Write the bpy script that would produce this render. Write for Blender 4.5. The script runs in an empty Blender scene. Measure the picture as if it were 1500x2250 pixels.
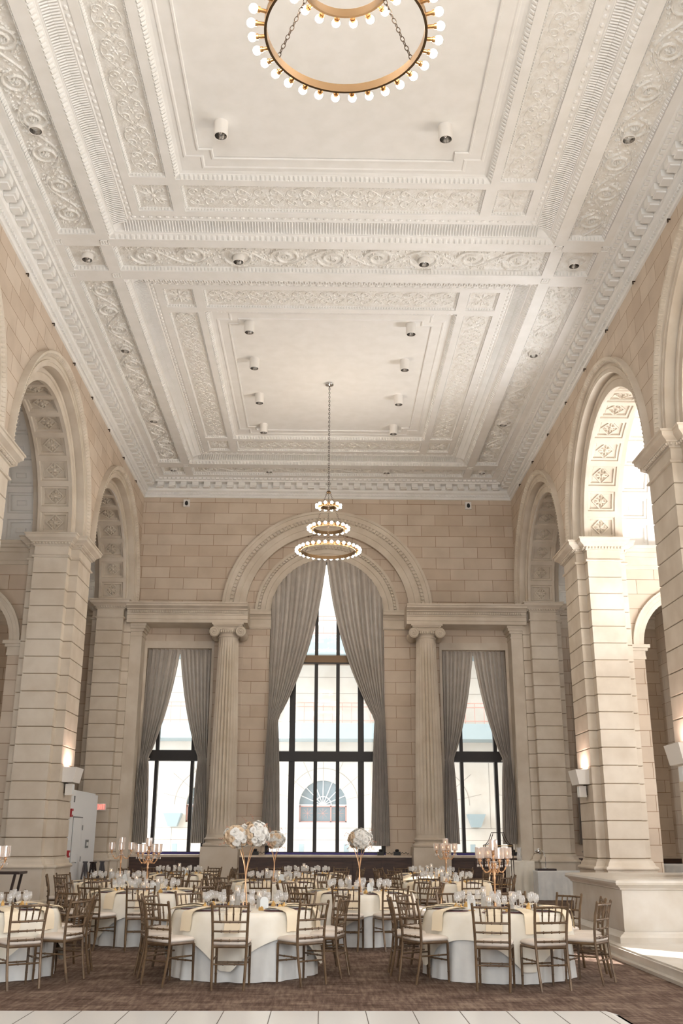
import bpy, math, random
from mathutils import Vector, Matrix, Euler
random.seed(7)
S = bpy.context.scene
COL = S.collection
PI = math.pi

# ------------------------------------------------------------------ camera
PITCH = math.atan(713/2187.0); YAW = math.radians(1.0); ROLL = math.radians(0.2)
cd = bpy.data.cameras.new('camera'); cd.sensor_fit = 'VERTICAL'; cd.sensor_height = 36.0
cd.lens = 2187/2250.0*36.0; cd.clip_end = 400
cam = bpy.data.objects.new('camera', cd); COL.objects.link(cam)
_f = Vector((math.sin(YAW)*math.cos(PITCH), math.cos(YAW)*math.cos(PITCH), math.sin(PITCH)))
_r = Vector((math.cos(YAW), -math.sin(YAW), 0)); _u = _r.cross(_f)
_c, _s = math.cos(ROLL), math.sin(ROLL)
r2 = _c*_r + _s*_u; u2 = -_s*_r + _c*_u
M = Matrix(((r2.x, u2.x, -_f.x, 0), (r2.y, u2.y, -_f.y, 0), (r2.z, u2.z, -_f.z, 1.62), (0, 0, 0, 1)))
cam.matrix_world = M
S.camera = cam
cd.dof.use_dof = False

# ------------------------------------------------------------------ world, sun, window and fill light, exposure
w = bpy.data.worlds.new('sky'); S.world = w; w.use_nodes = True
bg = w.node_tree.nodes['Background']; bg.inputs[0].default_value = (0.93, 0.965, 1.0, 1); bg.inputs[1].default_value = 4.6
def sun(name, direction, energy, color, angle):
    l = bpy.data.lights.new(name, 'SUN'); l.energy = energy; l.color = color; l.angle = math.radians(angle)
    o = bpy.data.objects.new(name, l); COL.objects.link(o)
    o.rotation_euler = Vector(direction).to_track_quat('-Z', 'Y').to_euler(); o.location = (14, -6, 16)
    return o
sun('sun', (-0.62, 0.70, -0.60), 15.0, (1.0, 0.97, 0.93), 0.7)
def area(name, loc, direction, sx, sy, power, color):
    l = bpy.data.lights.new(name, 'AREA'); l.shape = 'RECTANGLE'; l.size = sx; l.size_y = sy
    l.energy = power; l.color = color
    o = bpy.data.objects.new(name, l); COL.objects.link(o); o.location = loc
    o.rotation_euler = Vector(direction).to_track_quat('-Z', 'Y').to_euler()
    return o
# daylight of unseen windows behind the camera and in aisle walls, plus added fill
area('window_light_behind', (0.1, -3.3, 5.2), (0, 1, 0.10), 10.5, 8.5, 980, (0.88, 0.94, 1.0))
for yy in (6.57, 13.52):
    area('window_light_right', (10.35, yy, 4.4), (-1, 0, 0), 3.0, 5.4, 40, (0.98, 0.97, 1.0))
area('window_light_right_far', (9.9, 20.3, 6.2), (-0.30, 0, 1.0), 1.2, 4.6, 400, (0.95, 0.97, 1.0))  # upward fill panel added in the right aisle to brighten the vault
area('window_light_right_low', (10.35, 20.0, 3.6), (-1, 0.05, 0), 2.4, 4.0, 150, (0.95, 0.97, 1.0))  # fill panel added before the windowless bay wall to lift the right pier
area('window_light_left_far', (-10.15, 20.47, 4.4), (1, 0, 0), 2.4, 5.0, 40, (0.92, 0.96, 1.0))
S.view_settings.view_transform = 'Standard'; S.view_settings.look = 'None'
S.view_settings.gamma = 1.0; S.view_settings.use_curve_mapping = False
S.view_settings.exposure = 0.55

# ------------------------------------------------------------------ materials
def sr(r, g, b):
    def f(c):
        c /= 255.0
        return c/12.92 if c <= 0.04045 else ((c+0.055)/1.055)**2.4
    return (f(r), f(g), f(b), 1)
def mat(name, col, rough=0.6, metal=0.0, spec=0.5, **kw):
    m = bpy.data.materials.new(name); m.use_nodes = True
    b = m.node_tree.nodes['Principled BSDF']
    b.inputs['Base Color'].default_value = col; b.inputs['Roughness'].default_value = rough
    b.inputs['Metallic'].default_value = metal
    b.inputs['Specular IOR Level'].default_value = spec
    if 'emit' in kw:
        b.inputs['Emission Color'].default_value = kw['emit']; b.inputs['Emission Strength'].default_value = kw.get('es', 1)
    return m
def nt(m): return m.node_tree.nodes, m.node_tree.links, m.node_tree.nodes['Principled BSDF']
def noise_mix(m, a, b, scale=3.0, detail=6, stretch=(1, 1, 1), bump=0.0, lo=0.35, hi=0.65, bscale=None):
    n, l, p = nt(m)
    tc = n.new('ShaderNodeTexCoord'); mp = n.new('ShaderNodeMapping'); mp.inputs['Scale'].default_value = stretch
    tx = n.new('ShaderNodeTexNoise'); tx.inputs['Scale'].default_value = scale; tx.inputs['Detail'].default_value = detail
    cr = n.new('ShaderNodeValToRGB'); cr.color_ramp.elements[0].color = a; cr.color_ramp.elements[1].color = b
    cr.color_ramp.elements[0].position = lo; cr.color_ramp.elements[1].position = hi
    l.new(tc.outputs['Object'], mp.inputs[0]); l.new(mp.outputs[0], tx.inputs['Vector'])
    l.new(tx.outputs['Fac'], cr.inputs[0]); l.new(cr.outputs[0], p.inputs['Base Color'])
    if bump:
        t2 = n.new('ShaderNodeTexNoise'); t2.inputs['Scale'].default_value = bscale or scale*6; t2.inputs['Detail'].default_value = 8
        l.new(tc.outputs['Object'], t2.inputs['Vector'])
        bm = n.new('ShaderNodeBump'); bm.inputs['Strength'].default_value = bump; bm.inputs['Distance'].default_value = 0.02
        l.new(t2.outputs['Fac'], bm.inputs['Height']); l.new(bm.outputs[0], p.inputs['Normal'])
    return m
STA, STB = sr(203, 190, 172), sr(217, 206, 190)
stone = noise_mix(mat('limestone', STA, 0.75, spec=0.3), STA, STB, 1.7, 7, bump=0.06, bscale=9)
stone_r = stone
def ashlar(name, axes, bw=0.9, bh=0.396, off=0.0):
    m = mat(name, STA, 0.75, spec=0.3); n, l, p = nt(m)
    tc = n.new('ShaderNodeTexCoord'); sx = n.new('ShaderNodeSeparateXYZ'); cx = n.new('ShaderNodeCombineXYZ')
    l.new(tc.outputs['Object'], sx.inputs[0])
    l.new(sx.outputs[axes[0]], cx.inputs[0]); l.new(sx.outputs[axes[1]], cx.inputs[1])
    br = n.new('ShaderNodeTexBrick'); br.inputs['Scale'].default_value = 1.0
    br.inputs['Brick Width'].default_value = bw; br.inputs['Row Height'].default_value = bh
    br.inputs['Mortar Size'].default_value = 0.007; br.inputs['Mortar Smooth'].default_value = 0.3
    br.inputs['Bias'].default_value = 0.0
    br.inputs['Color1'].default_value = sr(201, 183, 163); br.inputs['Color2'].default_value = sr(213, 198, 180)
    br.inputs['Mortar'].default_value = sr(150, 124, 98)
    l.new(cx.outputs[0], br.inputs['Vector'])
    tx = n.new('ShaderNodeTexNoise'); tx.inputs['Scale'].default_value = 1.3; tx.inputs['Detail'].default_value = 8
    l.new(tc.outputs['Object'], tx.inputs['Vector'])
    cr = n.new('ShaderNodeValToRGB'); cr.color_ramp.elements[0].color = (0.86, 0.85, 0.84, 1); cr.color_ramp.elements[1].color = (1, 1, 1, 1)
    cr.color_ramp.elements[0].position = 0.3; cr.color_ramp.elements[1].position = 0.6
    l.new(tx.outputs['Fac'], cr.inputs[0])
    mx = n.new('ShaderNodeMix'); mx.data_type = 'RGBA'; mx.blend_type = 'MULTIPLY'; mx.inputs[0].default_value = 1
    l.new(br.outputs['Color'], mx.inputs[6]); l.new(cr.outputs[0], mx.inputs[7]); l.new(mx.outputs[2], p.inputs['Base Color'])
    bm = n.new('ShaderNodeBump'); bm.inputs['Strength'].default_value = 0.35; bm.inputs['Distance'].default_value = 0.02; bm.invert = True
    l.new(br.outputs['Fac'], bm.inputs['Height']); l.new(bm.outputs[0], p.inputs['Normal'])
    return m
joint = mat('stone_joint', sr(150, 130, 108), 0.85)
ash_x = ashlar('limestone_blocks_front', (0, 2), 0.9, 0.364); ash_y = ashlar('limestone_blocks_side', (1, 2))
plaster = noise_mix(mat('white_plaster', sr(238, 236, 231), 0.85, spec=0.2), sr(236, 234, 229), sr(241, 239, 235), 3, 4, bump=0.03, bscale=12)
relief = noise_mix(mat('moulded_plaster', sr(236, 233, 227), 0.85, spec=0.2), sr(231, 227, 219), sr(242, 240, 235), 9, 8, bump=0.8, bscale=26)
whitepaint = mat('white_paint', sr(232, 234, 236), 0.5)
marble = noise_mix(mat('pale_marble', sr(205, 197, 185), 0.28), sr(194, 184, 169), sr(212, 206, 197), 2.2, 9, lo=0.3, hi=0.7)
tile = mat('white_floor_panel', sr(226, 225, 222), 0.25)
carpet = mat('brown_carpet', sr(110, 90, 76), 0.95, spec=0.1)
def mk_carpet():
    n, l, p = nt(carpet); tc = n.new('ShaderNodeTexCoord')
    outs = []
    for st, sc in (((1.3, 16.0, 1), 1.7), ((14.0, 1.6, 1), 1.6), ((1, 1.6, 1), 1.5)):
        mp = n.new('ShaderNodeMapping'); mp.inputs['Scale'].default_value = st
        tx = n.new('ShaderNodeTexNoise'); tx.inputs['Scale'].default_value = sc; tx.inputs['Detail'].default_value = 7; tx.inputs['Roughness'].default_value = 0.65
        l.new(tc.outputs['Object'], mp.inputs[0]); l.new(mp.outputs[0], tx.inputs['Vector']); outs.append(tx.outputs['Fac'])
    a = n.new('ShaderNodeMath'); a.operation = 'ADD'; l.new(outs[0], a.inputs[0]); l.new(outs[1], a.inputs[1])
    b = n.new('ShaderNodeMath'); b.operation = 'ADD'; l.new(a.outputs[0], b.inputs[0]); l.new(outs[2], b.inputs[1])
    c = n.new('ShaderNodeMath'); c.operation = 'MULTIPLY'; c.inputs[1].default_value = 1/3.0; l.new(b.outputs[0], c.inputs[0])
    cr = n.new('ShaderNodeValToRGB'); e = cr.color_ramp.elements
    e[0].position = 0.40; e[0].color = sr(68, 52, 44); e[1].position = 0.64; e[1].color = sr(158, 140, 124)
    k = e.new(0.5); k.color = sr(108, 89, 78)
    l.new(c.outputs[0], cr.inputs[0]); l.new(cr.outputs[0], p.inputs['Base Color'])
mk_carpet()
wood = noise_mix(mat('dark_wood_panel', sr(70, 48, 38), 0.5), sr(62, 42, 33), sr(80, 56, 44), 2, 6, (1, 1, 8))
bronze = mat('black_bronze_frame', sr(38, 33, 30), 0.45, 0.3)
bronze_lit = mat('brown_bronze_frame', sr(120, 96, 70), 0.5, 0.3)  # lighter copy of the frame bronze, light on the upper transom put into colour
curt = noise_mix(mat('taupe_curtain', sr(194, 185, 175), 0.9, spec=0.15), sr(188, 179, 169), sr(200, 191, 181), 4, 4)
def translucent(m, amt):
    n, l, p = nt(m); out = [q for q in n if q.type == 'OUTPUT_MATERIAL'][0]
    t = n.new('ShaderNodeBsdfTranslucent'); t.inputs[0].default_value = p.inputs['Base Color'].default_value; mx = n.new('ShaderNodeMixShader'); mx.inputs[0].default_value = amt
    l.new(p.outputs[0], mx.inputs[1]); l.new(t.outputs[0], mx.inputs[2]); l.new(mx.outputs[0], out.inputs[0])
translucent(curt, .12)
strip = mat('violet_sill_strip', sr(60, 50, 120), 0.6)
brass = mat('brushed_brass', sr(100, 80, 56), 0.45, 0.8)
iron = mat('dark_iron_chain', sr(70, 58, 48), 0.5, 0.7)
def bulbmat():
    m = mat('frosted_bulb', (1, 0.9, 0.75, 1), 0.4, emit=(1.0, 0.86, 0.70, 1), es=62.0); return m
bulb = bulbmat()
socket = mat('brass_socket', sr(160, 122, 78), 0.35, 0.85)
chrome = mat('chrome', (0.75, 0.75, 0.75, 1), 0.12, 1.0)
canwhite = mat('white_lamp_housing', sr(236, 231, 224), 0.5)
reflector = noise_mix(mat('lamp_reflector', (0.35, 0.34, 0.32, 1), 0.25, 1.0), (0.16, 0.15, 0.14, 1), (0.75, 0.73, 0.7, 1), 14, 2)
chairwood = noise_mix(mat('antique_gold_wood', sr(104, 82, 60), 0.38, 0.25), sr(88, 68, 49), sr(116, 93, 68), 8, 3)
cushion = mat('ivory_cushion', sr(226, 214, 202), 0.55)
cloth = noise_mix(mat('white_tablecloth', sr(224, 224, 220), 0.8, spec=0.25), sr(219, 219, 216), sr(230, 229, 225), 5, 3)
ivory = noise_mix(mat('ivory_overlay_cloth', sr(240, 233, 219), 0.75, spec=0.25), sr(237, 229, 213), sr(243, 237, 224), 5, 3)
napk = mat('cream_napkin', sr(242, 226, 198), 0.75)
china = mat('white_china', sr(240, 238, 234), 0.2)
rim = mat('mauve_charger', sr(120, 84, 88), 0.35)
goldfoil = mat('gold_favor', sr(214, 172, 104), 0.45, 0.3)
rosegold = mat('rose_gold', sr(214, 170, 130), 0.3, 0.75)
candle = mat('white_candle_wax', sr(244, 238, 228), 0.5)
flame = mat('candle_flame', (1, 0.6, 0.3, 1), 0.5, emit=(1, 0.55, 0.25, 1), es=9)
petal_w = mat('white_petal', sr(243, 239, 232), 0.7, spec=0.2)
petal_t = mat('blush_petal', sr(232, 208, 178), 0.75, spec=0.2)
leafm = mat('dark_leaf', sr(70, 72, 52), 0.6)
twig = mat('dusty_pink_twig', sr(190, 140, 118), 0.8)
black = mat('black_plastic', sr(24, 22, 22), 0.5)
red = mat('red_plastic', sr(170, 30, 36), 0.5)
exitred = mat('exit_letters', (1, 0.12, 0.08, 1), 0.5, emit=(1, 0.16, 0.12, 1), es=1.6)
exitface = mat('exit_face', sr(214, 150, 140), 0.5, emit=(0.75, 0.35, 0.3, 1), es=0.35)
darkwood = mat('espresso_wood', sr(44, 28, 24), 0.4)
frost = mat('frosted_acrylic', sr(226, 230, 230), 0.35)
facade = noise_mix(mat('pale_facade_stone', sr(208, 203, 195), 0.8), sr(202, 196, 187), sr(214, 210, 203), 0.7, 7)
facdark = mat('facade_joint', sr(166, 160, 152), 0.8)
facglass = mat('facade_window_glass', sr(120, 134, 140), 0.15)
railm = mat('faded_red_railing', sr(184, 140, 130), 0.6)
bridgem = mat('grey_blue_girder', sr(150, 166, 172), 0.6)
asphalt = mat('pale_paving', sr(214, 210, 204), 0.9)
def glassmat(name, tint=(0.97, 0.98, 1, 1), gl=0.22, facing=0.6, milk=0.0):
    m = bpy.data.materials.new(name); m.use_nodes = True; n = m.node_tree.nodes; l = m.node_tree.links; n.clear()
    o = n.new('ShaderNodeOutputMaterial'); mx = n.new('ShaderNodeMixShader'); t = n.new('ShaderNodeBsdfTransparent'); g = n.new('ShaderNodeBsdfGlossy')
    t.inputs[0].default_value = tint; g.inputs['Roughness'].default_value = 0.04
    lw = n.new('ShaderNodeLayerWeight'); lw.inputs[0].default_value = 0.35
    mr = n.new('ShaderNodeMath'); mr.operation = 'MULTIPLY_ADD'; mr.inputs[1].default_value = facing; mr.inputs[2].default_value = gl*0.3
    l.new(lw.outputs['Facing'], mr.inputs[0]); l.new(mr.outputs[0], mx.inputs[0])
    l.new(g.outputs[0], mx.inputs[2]); l.new(mx.outputs[0], o.inputs[0])
    if milk:
        m2 = n.new('ShaderNodeMixShader'); df = n.new('ShaderNodeBsdfTranslucent'); df.inputs[0].default_value = (1, .98, .96, 1); dd = n.new('ShaderNodeBsdfDiffuse'); dd.inputs[0].default_value = (1, .98, .96, 1)
        ad = n.new('ShaderNodeMixShader'); ad.inputs[0].default_value = .5; l.new(df.outputs[0], ad.inputs[1]); l.new(dd.outputs[0], ad.inputs[2])
        m2.inputs[0].default_value = milk; l.new(t.outputs[0], m2.inputs[1]); l.new(ad.outputs[0], m2.inputs[2]); l.new(m2.outputs[0], mx.inputs[1])
    else: l.new(t.outputs[0], mx.inputs[1])
    return m
glass = glassmat('clear_glass', (0.98, 0.99, 1, 1), 0.22, 0.30, 0.26); crystal = glassmat('crystal_glass', (0.98, 0.91, 0.86, 1), 0.5, 0.35, 0.42)
def panemat():
    m = glassmat('window_pane', (0.97, 0.98, 0.985, 1), 0.1)
    m.node_tree.nodes['Math'].inputs[1].default_value = 0.15
    return m
pane = panemat()

# ------------------------------------------------------------------ mesh builder
class MB:
    def __init__(s): s.v = []; s.f = []; s.mi = []; s.cur = 0
    def vert(s, p): s.v.append((p[0], p[1], p[2])); return len(s.v)-1
    def face(s, idx): s.f.append(tuple(idx)); s.mi.append(s.cur)
    def quad(s, a, b, c, d):
        i = len(s.v); s.v += [tuple(a), tuple(b), tuple(c), tuple(d)]; s.face((i, i+1, i+2, i+3))
    def box(s, x0, x1, y0, y1, z0, z1, M=None):
        p = [(x0, y0, z0), (x1, y0, z0), (x1, y1, z0), (x0, y1, z0), (x0, y0, z1), (x1, y0, z1), (x1, y1, z1), (x0, y1, z1)]
        if M is not None: p = [tuple(M @ Vector(q)) for q in p]
        i = len(s.v); s.v += p
        for f in ((0, 3, 2, 1), (4, 5, 6, 7), (0, 1, 5, 4), (1, 2, 6, 5), (2, 3, 7, 6), (3, 0, 4, 7)): s.face([i+k for k in f])
    def loops(s, L, closed=True, cap0=False, cap1=False):
        base = []
        for lp in L:
            base.append(len(s.v)); s.v += [tuple(p) for p in lp]
        n = len(L[0])
        for a, b in zip(base[:-1], base[1:]):
            for k in range(n if closed else n-1):
                k2 = (k+1) % n; s.face((a+k, a+k2, b+k2, b+k))
        if cap0: s.face([base[0]+k for k in range(n)][::-1])
        if cap1: s.face([base[-1]+k for k in range(n)])
    def lathe(s, prof, n=16, c=(0, 0, 0), cap0=False, cap1=False, sx=1, sy=1):
        L = [[(c[0]+r*sx*math.cos(2*PI*k/n), c[1]+r*sy*math.sin(2*PI*k/n), c[2]+z) for k in range(n)] for r, z in prof]
        s.loops(L, True, cap0, cap1)
    def tube(s, pts, r, n=6, cap=True):
        pts = [Vector(p) for p in pts]; L = []
        rr = r if isinstance(r, (list, tuple)) else [r]*len(pts)
        ref = None
        for i, p in enumerate(pts):
            t = (pts[min(i+1, len(pts)-1)] - pts[max(i-1, 0)]).normalized()
            if ref is None: ref = Vector((0, 0, 1)) if abs(t.z) < 0.9 else Vector((1, 0, 0))
            a = (ref - ref.dot(t)*t).normalized(); b = t.cross(a); ref = a
            L.append([tuple(p + rr[i]*(math.cos(2*PI*k/n)*a + math.sin(2*PI*k/n)*b)) for k in range(n)])
        s.loops(L, True, cap, cap)
    def sphere(s, c, r, n=10, m=6, sc=(1, 1, 1)):
        L = []
        for j in range(m+1):
            th = PI*j/m; rr = max(math.sin(th), 0.02)
            L.append([(c[0]+sc[0]*r*rr*math.cos(2*PI*k/n), c[1]+sc[1]*r*rr*math.sin(2*PI*k/n), c[2]-sc[2]*r*math.cos(th)) for k in range(n)])
        s.loops(L, True, True, True)
    def torus(s, c, R, r, n=32, m=6, rz=None):
        i0 = len(s.v)
        for a in range(n):
            A = 2*PI*a/n
            for b in range(m):
                B = 2*PI*b/m; q = R + r*math.cos(B)
                s.v.append((c[0]+q*math.cos(A), c[1]+q*math.sin(A), c[2]+(rz or r)*math.sin(B)))
        for a in range(n):
            for b in range(m):
                s.face((i0+a*m+b, i0+((a+1) % n)*m+b, i0+((a+1) % n)*m+(b+1) % m, i0+a*m+(b+1) % m))
    def mesh(s, name, mats, smooth=False):
        me = bpy.data.meshes.new(name); me.from_pydata(s.v, [], s.f)
        if not isinstance(mats, (list, tuple)): mats = [mats]
        for m in mats: me.materials.append(m)
        if len(mats) > 1: me.polygons.foreach_set('material_index', s.mi)
        if smooth is True: me.polygons.foreach_set('use_smooth', [True]*len(me.polygons))
        me.update()
        if smooth == 'auto':
            me.polygons.foreach_set('use_smooth', [True]*len(me.polygons))
            try: me.set_sharp_from_angle(angle=math.radians(38))
            except Exception: pass
        return me
    def build(s, name, mats, parent=None, smooth=False, kind=None, label=None):
        o = bpy.data.objects.new(name, s.mesh(name, mats, smooth)); COL.objects.link(o)
        if parent is not None: o.parent = parent
        if kind: o['kind'] = kind
        if label: o['label'] = label
        return o
def link(name, me, parent=None, loc=None, rz=0, rot=None, scale=None):
    o = bpy.data.objects.new(name, me); COL.objects.link(o)
    if parent is not None: o.parent = parent
    if loc is not None: o.location = loc
    if rot is not None: o.rotation_euler = rot
    elif rz: o.rotation_euler = (0, 0, rz)
    if scale is not None: o.scale = scale if isinstance(scale, (tuple, list)) else (scale,)*3
    return o
def tag(o, label, cat, group=None, kind=None):
    o['label'] = label; o['category'] = cat
    if group: o['group'] = group
    if kind: o['kind'] = kind
    return o
def thing(name, label, cat, loc=(0, 0, 0), rz=0, group=None):
    o = bpy.data.objects.new(name, None); COL.objects.link(o); o.location = loc; o.rotation_euler = (0, 0, rz)
    o.empty_display_size = 0.1
    return tag(o, label, cat, group)
def kids(o): return [c for c in ALLK.get(o.name, [])]
def copy_tree(o, parent=None):
    c = o.copy(); COL.objects.link(c)
    if parent is not None: c.parent = parent; c.matrix_parent_inverse = o.matrix_parent_inverse.copy()
    for ch in o.children: copy_tree(ch, c)
    return c
def structure(o): o['kind'] = 'structure'; return o

# ------------------------------------------------------------------ layout numbers
XL, XR, YB = -5.93, 6.13, 31.0           # hall faces of the side walls, back wall
X0 = 0.10                                # hall axis
SPR = 8.5                                # springing of the side arches
PIERS = [3.1, 10.05, 17.0, 23.95, 30.9]
ARCH = [6.57, 13.52, 20.47, 27.42]
R1, R2, R3 = 2.875, 2.575, 3.2
T = 1.2
XOL, XOR = -10.3, 10.5
ZC = 12.72                               # underside of the ceiling beams

# ------------------------------------------------------------------ floor
m = MB(); m.box(-10.6, 10.8, -4, 31.6, -0.3, 0.0)
structure(m.build('floor', carpet))
m = MB()
m.box(-6.9, 2.74, 3.0, 10.52, 0.0, 0.035)
m.loops([[(2.74, 10.52, 0.0), (2.74, 10.52, 0.035), (2.74, 3.0, 0.035), (2.74, 3.0, 0.0)], [(2.86, 10.52, 0.0), (2.80, 10.52, 0.018), (2.80, 3.0, 0.018), (2.86, 3.0, 0.0)]], True)
fl = m.build('dance_floor', tile)
tag(fl, 'white panelled dance floor laid on the brown carpet at the bottom edge', 'dance floor')
m = MB()
for i in range(-16, 7):
    x = i*0.45-0.02
    if x < 2.7: m.box(x-0.004, x+0.004, 3.0, 10.515, 0.0352, 0.0362)
for k in range(1, 9): m.box(-6.9, 2.74, 10.52-k*0.9-0.004, 10.52-k*0.9+0.004, 0.0352, 0.0362)
m.build('panel_joint', mat('panel_joint_dark', sr(90, 84, 78), 0.6), fl)
# raised marble aisle on the right
m = MB(); m.box(4.2, XOR, -4, 19.3, 0, 0.13); m.box(4.24, XOR, -4, 19.26, 0.13, 0.15)
m.box(4.12, 4.2, -4, 19.38, 0, 0.04)
structure(m.build('floor_raised', marble))
# podium around the first right pier
def offset_loop(poly, d):
    n = len(poly); out = []
    for i in range(n):
        p0, p1, p2 = poly[i-1], poly[i], poly[(i+1) % n]
        def nrm(a, b):
            dx, dy = b[0]-a[0], b[1]-a[1]; L = math.hypot(dx, dy) or 1
            return (dy/L, -dx/L)
        n1, n2 = nrm(p0, p1), nrm(p1, p2)
        k = 1+n1[0]*n2[0]+n1[1]*n2[1]
        out.append((p1[0]+d*(n1[0]+n2[0])/max(k, 0.3), p1[1]+d*(n1[1]+n2[1])/max(k, 0.3)))
    return out
def ring_stack(m, poly, prof, cap=True, dark=None):
    L = []
    if dark is not None:
        rings = [[(x, y, z) for x, y in offset_loop(poly, d)] for d, z in prof]
        for (a, pa), (b, pb) in zip(list(zip(rings, prof))[:-1], list(zip(rings, prof))[1:]):
            m.cur = 1 if (pa[0] < dark and pb[0] < dark) else 0; m.loops([a, b], True)
        m.cur = 0; return
    for d, z in prof: L.append([(x, y, z) for x, y in offset_loop(poly, d)])
    m.loops(L, True, False, cap)
pod = thing('stone_podium', 'pale marble podium with moulded cap around the base of the nearest right pier', 'podium', (6.2, 17.3, 0.15))
P = [(-1.74, -1.55), (1.6, -1.55), (1.6, 1.5), (-1.74, 1.5)]
m = MB(); ring_stack(m, P, [(0.05, 0.0), (0.05, 0.04), (0.0, 0.06), (0, 0.74)]); m.build('panel', marble, pod)
m = MB(); ring_stack(m, P, [(0.0, 0.72), (0.03, 0.735), (0.03, 0.75), (0.07, 0.79), (0.10, 0.80), (0.11, 0.83), (0.10, 0.86), (0.02, 0.875)]); m.build('cap_moulding', marble, pod)
m = MB(); ring_stack(m, P, [(0.10, 0.0), (0.10, 0.08), (0.07, 0.11), (0.03, 0.13), (0.01, 0.15)], False); m.build('base_moulding', marble, pod)

# ------------------------------------------------------------------ side piers
def pier_poly(side):
    # local x: 0 at hall face growing into the wall; returned counter clockwise in world offsets
    h, H, e = 0.62, 0.90, 0.02
    pts = [(0, -h), (0.2, -h), (0.2, -H), (1.0, -H), (1.0, -h), (T, -h), (T, h), (1.0, h), (1.0, H), (0.2, H), (0.2, h), (0, h)]
    if side > 0: return pts
    return [(-x, y) for x, y in pts][::-1]
def make_pier(side, yc, label):
    x = XR if side > 0 else XL
    t = thing('stone_pier', label, 'pier', (x, yc, 0), 0)
    P = pier_poly(side)
    lo, hi, n = 1.17, 7.95, 17
    hgt = (hi-lo)/n; prof = []
    for i in range(n):
        a = lo+i*hgt; prof += [(-0.025, a), (-0.025, a+0.012), (-0.004, a+0.018), (0, a+0.030), (0, a+hgt-0.014), (-0.004, a+hgt-0.004), (-0.025, a+hgt-0.001)]
    m = MB(); ring_stack(m, P, prof, True, -0.02); m.build('shaft', [stone, joint], t)
    m = MB(); ring_stack(m, P, [(0.11, 0), (0.11, 0.28), (0.09, 0.30), (0.09, 0.93), (0.12, 0.94), (0.13, 0.97), (0.11, 1.0), (0.07, 1.02), (0.05, 1.08), (0.015, 1.13), (0.015, 1.16), (-0.02, 1.17)]); m.build('base', stone, t)
    m = MB(); ring_stack(m, P, [(-0.02, 7.93), (0.035, 7.94), (0.05, 7.965), (0.035, 7.99), (0.0, 8.0), (0.0, 8.21), (0.03, 8.22), (0.03, 8.245), (0.07, 8.30), (0.09, 8.305), (0.10, 8.33), (0.19, 8.39), (0.20, 8.46), (0.225, 8.47), (0.225, 8.5)])
    # egg row under the cornice
    Q = offset_loop(P, 0.055); N = len(Q)
    for i in range(N):
        a, b = Vector((*Q[i], 0)), Vector((*Q[(i+1) % N], 0)); L = (b-a).length; k = max(1, int(L/0.07)); d = (b-a).normalized(); nn = Vector((d.y, -d.x, 0))
        for j in range(k):
            c = a+(b-a)*((j+0.5)/k); c.z = 8.272
            A = c-d*0.022; B = c+d*0.022
            m.loops([[tuple(A+Vector((0, 0, -.03))), tuple(B+Vector((0, 0, -.03))), tuple(B+Vector((0, 0, .028))), tuple(A+Vector((0, 0, .028)))],
                     [tuple(A+nn*.03+d*.008+Vector((0, 0, -.016))), tuple(B+nn*.03-d*.008+Vector((0, 0, -.016))), tuple(B+nn*.035-d*.008+Vector((0, 0, .022))), tuple(A+nn*.035+d*.008+Vector((0, 0, .022)))]], True, False, True)
    m.build('capital', stone, t)
    return t
make_pier(-1, PIERS[1], 'stone block pier on the left beyond the frame edge')
make_pier(-1, PIERS[2], 'left stone pier nearest the camera, mostly its moulded cap showing')
make_pier(-1, PIERS[3], 'tall left stone block pier carrying a wall sconce, beside the white door wall')
make_pier(-1, PIERS[4], 'far left stone pier engaged in the corner, behind the exit sign')
make_pier(1, PIERS[1], 'stone block pier on the right beyond the frame edge')
make_pier(1, PIERS[2], 'right stone pier nearest the camera, rising out of the marble podium')
make_pier(1, PIERS[3], 'bright right stone block pier carrying a wall sconce, behind the podium')
make_pier(1, PIERS[4], 'far right stone pier engaged in the corner, behind the draped bar')

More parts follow.
